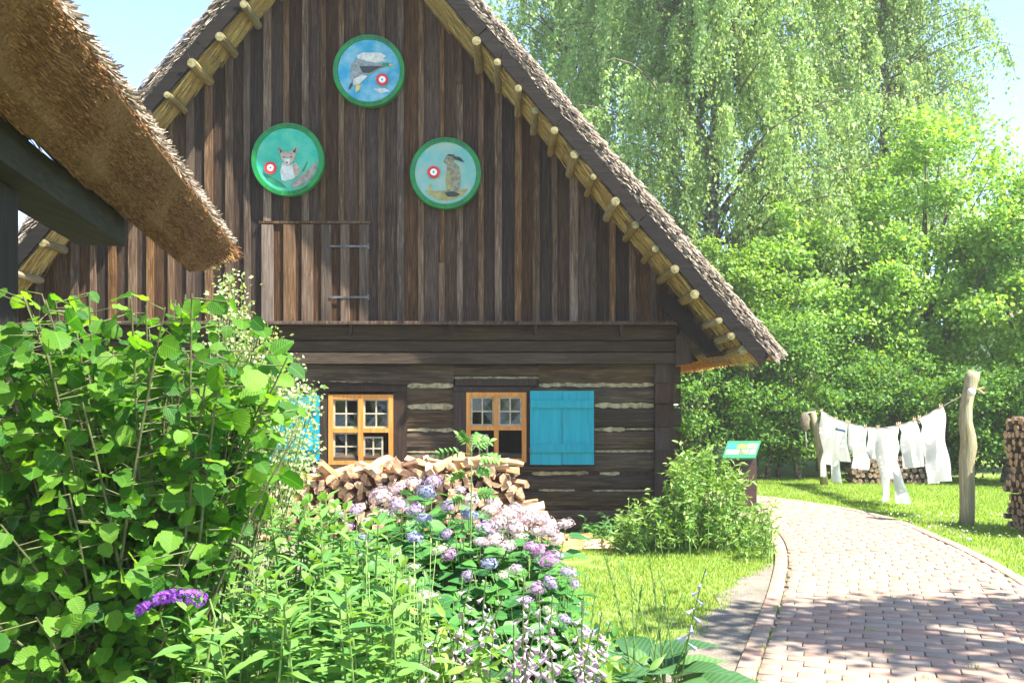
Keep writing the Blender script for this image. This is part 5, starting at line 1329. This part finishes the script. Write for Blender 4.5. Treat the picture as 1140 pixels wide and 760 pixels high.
# hostas with flower stalks
HO = leaf_template(9, lambda t: math.sin(math.pi * min(1, t * .98 + .02) ** .62) ** .75, .16, .38, 0, .34, .012)
ho_me = mesh_from('hosta_leaf', HO[0], HO[1], M['hosta'], HO[2], smooth=True)
th8 = np.linspace(0, 2 * math.pi, 7)[:-1]; BV = []
for x, r in ((0, .05), (.3, .09), (.65, .16), (.85, .26), (1.0, .40)): BV += [(x, .72 * r * math.cos(a) * (1.0 if k % 2 or x < .9 else .55), .72 * r * math.sin(a) * (1.0 if k % 2 or x < .9 else .55)) for k, a in enumerate(th8)]
BELL = (np.array(BV), np.array([(i * 6 + k, i * 6 + (k + 1) % 6, i * 6 + 6 + (k + 1) % 6, i * 6 + 6 + k) for i in range(4) for k in range(6)]), None)
bell_me = {k: mesh_from('bell_flower', BELL[0], BELL[1], M['fl_' + k], smooth=True) for k in ('bell', 'lavender')}
HS = [('broad blue-green hosta at the edge of the soil strip', 728, 4.15, .0), ('hosta with dense pink bell flowers beside the lawn', 648, 3.85, .0), ('hosta with long white bells in the middle of the bed', 582, 3.7, .0), ('hosta with rosy buds next to the seed stalks', 510, 3.75, .0), ('hosta clump hidden below the phlox', 445, 3.4, 0)]
STALK = {0: [((673, 618), 0), ((690, 624), 0), ((722, 616), 0), ((733, 634), 0), ((742, 657), 0), ((786, 632), 'lavender'), ((760, 660), 0), ((702, 640), 0), ((715, 650), 0), ((776, 690), 0)],
         1: [((640, 690), 'bell'), ((660, 700), 'bell'), ((652, 640), 0), ((664, 650), 0), ((681, 690), 'bell'), ((628, 705), 'bell'), ((670, 680), 'bell'), ((648, 668), 'bell')],
         2: [((583, 640), 'bell'), ((590, 670), 'bell'), ((610, 690), 'bell'), ((560, 700), 'bell'), ((600, 655), 'bell'), ((615, 662), 'bell'), ((572, 690), 'bell'), ((596, 700), 'bell')],
         3: [((527, 632), 'bell'), ((541, 642), 'bell'), ((515, 680), 'bell'), ((548, 675), 'bell'), ((500, 700), 'bell'), ((560, 665), 'bell')], 4: [((455, 640), 0), ((470, 655), 0), ((440, 660), 0), ((490, 690), 'bell')]}
for hi, (lb, pcx, pcy, _) in enumerate(HS):
    cx_ = (pcx - CX) / FPX * pcy; root = empty('hosta_plant', (cx_, pcy, 0)); tag(root, lb, 'plant', 'hostas at the front of the bed')
    pos, ax, nr, sc = [], [], [], []; n = 26; st = MB(); bp_, ba_ = [], []
    for k in range(n):
        t = k / n; th = k * 2.39996; rr = .05 + .23 * t; el = 1.05 - 1.0 * t + rng.normal(0, .1); p = np.array([cx_ + rr * math.cos(th), pcy + rr * math.sin(th), .50 - .16 * t + rng.normal(0, .02)])
        pos.append(p); ax.append((math.cos(th), math.sin(th), el * .75)); nr.append((-.5 * math.cos(th), -.5 * math.sin(th) - .1, 1)); sc.append(rng.uniform(.19, .27))
        st.tube([(cx_ + .02 * math.cos(th), pcy + .02 * math.sin(th), 0), p], [.006, .004], 4, False)
    for (px, py), bl in STALK[hi]:
        Y = pcy - (.4 if bl == 'bell' else .05) + rng.normal(0, .06); e = P(px, py, Y); b0 = np.array([cx_ + rng.normal(0, .05), pcy + rng.normal(0, .04), 0.]); m1 = np.array([b0[0] * .75 + e[0] * .25, (b0[1] + e[1]) / 2, e[2] * .62])
        q = np.array([b0 * (1 - t) ** 2 + 2 * m1 * t * (1 - t) + e * t * t for t in np.linspace(0, 1, 10)])
        st.tube(list(q), [.0045 * (1.2 - .7 * t) for t in np.linspace(0, 1, 10)], 5)
        tang = unit(q[-1] - q[-3])
        for k in range(15 if bl == 'bell' else 9):
            t = (.52 if bl == 'bell' else .6) + (.48 if bl == 'bell' else .4) * k / (15 if bl == 'bell' else 9); p = b0 * (1 - t) ** 2 + 2 * m1 * t * (1 - t) + e * t * t; th = k * 2.4 + rng.normal(0, .3)
            if bl and t < .93: inst('bell_flower', bell_me[bl], root, p, frames(np.array([[math.cos(th), math.sin(th) - .2, -.75 + .9 * (t - .6)]]), np.array([[0, -1, .3]]))[0], rng.uniform(.036, .056) * (1.1 - .55 * max(0, t - .7) / .3))
            elif bl: inst('flower_bud', bell_me[bl], root, p, frames(np.array([[math.cos(th), math.sin(th), .7]]), np.array([[0, -1, .3]]))[0], .016)
            else:   # seed pods and small bracts
                bp_.append(p); ba_.append((math.cos(th) * .6 + tang[0] * 2.2, math.sin(th) * .6 + tang[1] * 2.2, 1.6))
    if bp_: leaves_obj('bracts', np.array(bp_), np.array([0, -1, .3]), .03, M['lance'], root, T=LT, axis=np.array(ba_))
    st.build('stems', M['stem'], root)['kind'] = 'stuff'
    place_leaves(root, HO, ho_me, np.array(pos), frames(np.array(ax), np.array(nr)), np.array(sc), M['hosta'], len(pos))

# thin carnation-like seed stalks
sk = empty('seed_stalks', (-.45, 3.5, 0)); tag(sk, 'sheaf of thin straight pale green seed stalks in the bed', 'plant'); st = MB(); pos = []
for i in range(16):
    px = rng.uniform(400, 470); Y = 3.5 + rng.normal(0, .1); e = P(px + rng.normal(0, 12), rng.uniform(598, 660), Y); b0 = np.array([(px - CX) / FPX * Y, Y, 0]); st.tube([b0, (b0 + e) / 2 + rng.normal(0, .01, 3), e], [.002, .0017, .0014], 4, False)
    st.tube([e, e + np.array([0, 0, .018])], [.0035, .002], 5)
    pos += [b0 * (1 - t) + e * t for t in rng.uniform(.3, .95, 6)]
st.build('stems', strand_mat('pale_stalk', [(0, (.30, .38, .14)), (1, (.42, .45, .22))]), sk)['kind'] = 'stuff'
leaves_obj('foliage', np.array(pos), np.array([0, -.5, .5]), .05, M['lance'], sk, T=LT, axis=np.c_[rng.normal(0, .35, (len(pos), 2)), np.ones(len(pos))])

# rowan-like sapling sprig rising in front of the window
sg = empty('rowan_sapling', P(523, 445, 4.9) * np.array([1, 1, 0])); tag(sg, 'slender sapling with feathery leaves rising before the open window', 'sapling')
q = [P(523, 640, 4.9), P(524, 590, 4.9), P(525, 540, 4.9), P(524, 495, 4.9)]; q = [np.array([q[0][0], 4.9, 0.])] + q
MB().tube(q, [.007, .006, .005, .004, .002], 6).build('stem', M['stem'], sg); pos, ax, nr, sc = [], [], [], []; st = MB()
for y0, dx, dy in ((500, -40, 8), (496, -14, -12), (497, 22, -6), (505, 34, 8), (520, 20, 6), (522, -22, 10), (548, 26, 4), (552, -20, 8), (498, 6, -14)):
    a, b = P(524, y0 + 6, 4.9), P(524 + dx, y0 + dy, 4.9 + rng.normal(0, .08)); m1 = (a + b) / 2 + np.array([0, 0, .03]); st.tube([a, m1, b], .0016, 4, False)
    dr = unit(b - a)
    for k in range(1, 7):
        t = .2 + .8 * k / 6; p = a * (1 - t) ** 2 + 2 * m1 * t * (1 - t) + b * t * t
        for s in ((-1, 1) if k < 6 else (0,)):
            pos.append(p); ax.append(dr * .5 + s * np.array([-dr[2], .5, dr[0]]) * .9 if s else dr); nr.append((.2, -.6, .8)); sc.append(rng.uniform(.030, .042))
st.build('leaf_stalks', M['stem'], sg)['kind'] = 'stuff'
place_leaves(sg, OV, mesh_from('leaflet', OV[0], OV[1], M['lance'], OV[2], smooth=True), np.array(pos), frames(np.array(ax), np.array(nr)), np.array(sc), M['lance'], len(pos), 'leaflet')

# loosestrife clump at the house corner
def clump(name, label, cat, xs_, tops_, Yc, n, mat, leaf, dens, base_sp=.3, ysp=.25):
    x0, x1 = xs_; root = empty(name, ((x0 + x1) / 2 / FPX * Yc - CX / FPX * Yc, Yc, 0)); tag(root, label, cat); st = MB(); pos, ax = [], []
    for i in range(n):
        px = rng.uniform(x0, x1); Y = Yc + rng.normal(0, ysp); ty = np.interp(px, [a for a, b in tops_], [b for a, b in tops_]) + rng.random() ** 1.7 * 95
        e = P(px, ty, Y); e[2] = max(.15, e[2]); b0 = np.array([e[0] * (1 - base_sp) + root.location[0] * base_sp, Y + rng.normal(0, .06), 0.]); bend = rng.normal(0, .09, 2)
        m1 = np.array([b0[0] * .8 + e[0] * .2 + bend[0], b0[1] + bend[1], e[2] * rng.uniform(.45, .8)]); st.tube([b0, b0 * .25 + m1 * .5 + e * .25, e], [.005, .004, .002], 4, False)
        nl = max(2, int(e[2] / dens)); a0 = rng.uniform(0, 6)
        for k in range(nl):
            t = .12 + .88 * (k + rng.random()) / nl; p = b0 * (1 - t) ** 2 + 2 * m1 * t * (1 - t) + e * t * t
            if rng.random() < .35:          # short leafy side shoot
                d = rng.normal(0, 1, 3) * np.array([1, 1, .4]); d /= np.linalg.norm(d); l = rng.uniform(.06, .16); st.tube([p, p + d * l + np.array([0, 0, .05])], [.003, .0015], 3, False)
                for f in (.5, .8, 1.0): pos.append(p + d * l * f + np.array([0, 0, .05 * f])); ax.append(d + rng.normal(0, .6, 3))
            for s in range(2): th = rng.uniform(0, 6.283); pos.append(p); ax.append((math.cos(th), math.sin(th), rng.uniform(-.5, .7)))
    st.build('stems', M['stem'], root)['kind'] = 'stuff'
    leaves_obj('foliage', np.array(pos), np.array([.2, -.35, .8]), leaf, mat, root, T=LT, axis=np.array(ax)); return root
clump('loosestrife_clump', 'bushy bright green loosestrife clump at the corner of the log house', 'bush', (668, 862), [(668, 590), (700, 565), (735, 550), (752, 512), (765, 500), (790, 492), (815, 515), (832, 535), (848, 575), (862, 588)], 10.6, 165, M['loose'], .074, .034)
clump('nettle_patch', 'low dark green weeds at the foot of the log wall', 'plant', (648, 712), [(648, 585), (675, 572), (712, 568)], 11.55, 40, M['hydleaf'], .08, .05, .1, .12)
clump('willowherb', 'upright leafy weed rising in front of the corner logs', 'plant', (742, 772), [(742, 515), (757, 497), (772, 510)], 11.2, 9, M['lime'], .10, .05, .1, .1)
clump('willowherb', 'sprawling weed with bare tips leaning over the path', 'plant', (838, 868), [(838, 560), (856, 560), (868, 575)], 9.95, 12, M['loose'], .06, .05, .9, .12)
clump('meadow_weed', 'bright green leafy stems among the seed stalks', 'plant', (425, 560), [(425, 655), (480, 680), (560, 700)], 3.45, 16, M['lime'], .075, .05, .1, .12)
clump('meadow_weed', 'bright green leafy stems between the hosta flowers and the lawn', 'plant', (560, 690), [(560, 715), (640, 715), (690, 725)], 3.7, 10, M['loose'], .07, .05, .1, .1)
# low leafy ground cover in the bed
K = 2600; gx = rng.uniform(-2.0, .75, K); gy = rng.uniform(2.6, 6.2, K); keep = gx < np.interp(gy, [2.6, 4.8, 5.6, 6.2], [-.1, .6, .8, .6])
pos = np.c_[gx, gy, rng.uniform(.03, .22, K)][keep]
o = leaves_obj('ground_cover', pos, np.array([.1, -.3, 1.]), .085, M['hydleaf'], None, T=OV); tag(o, 'low dark leaves covering the soil of the flower bed', 'ground cover')
# summer haze: even, thin air round the whole place
hm = bpy.data.materials.new('haze'); hm.use_nodes = True; hn = hm.node_tree; hn.nodes.clear()
ho_ = hn.nodes.new('ShaderNodeOutputMaterial'); pv = hn.nodes.new('ShaderNodeVolumePrincipled')
pv.inputs['Color'].default_value = (1.0, .98, .93, 1); pv.inputs['Density'].default_value = .0013; pv.inputs['Anisotropy'].default_value = .2
hn.links.new(pv.outputs[0], ho_.inputs['Volume'])
tag(MB().box(-225, 225, -185, 265, -1.0, 22.0).build('haze', hm), 'thin bright summer haze filling the air', 'haze', kind='stuff')
for o in list(bpy.data.objects):
    if '_w' in o: del o['_w']
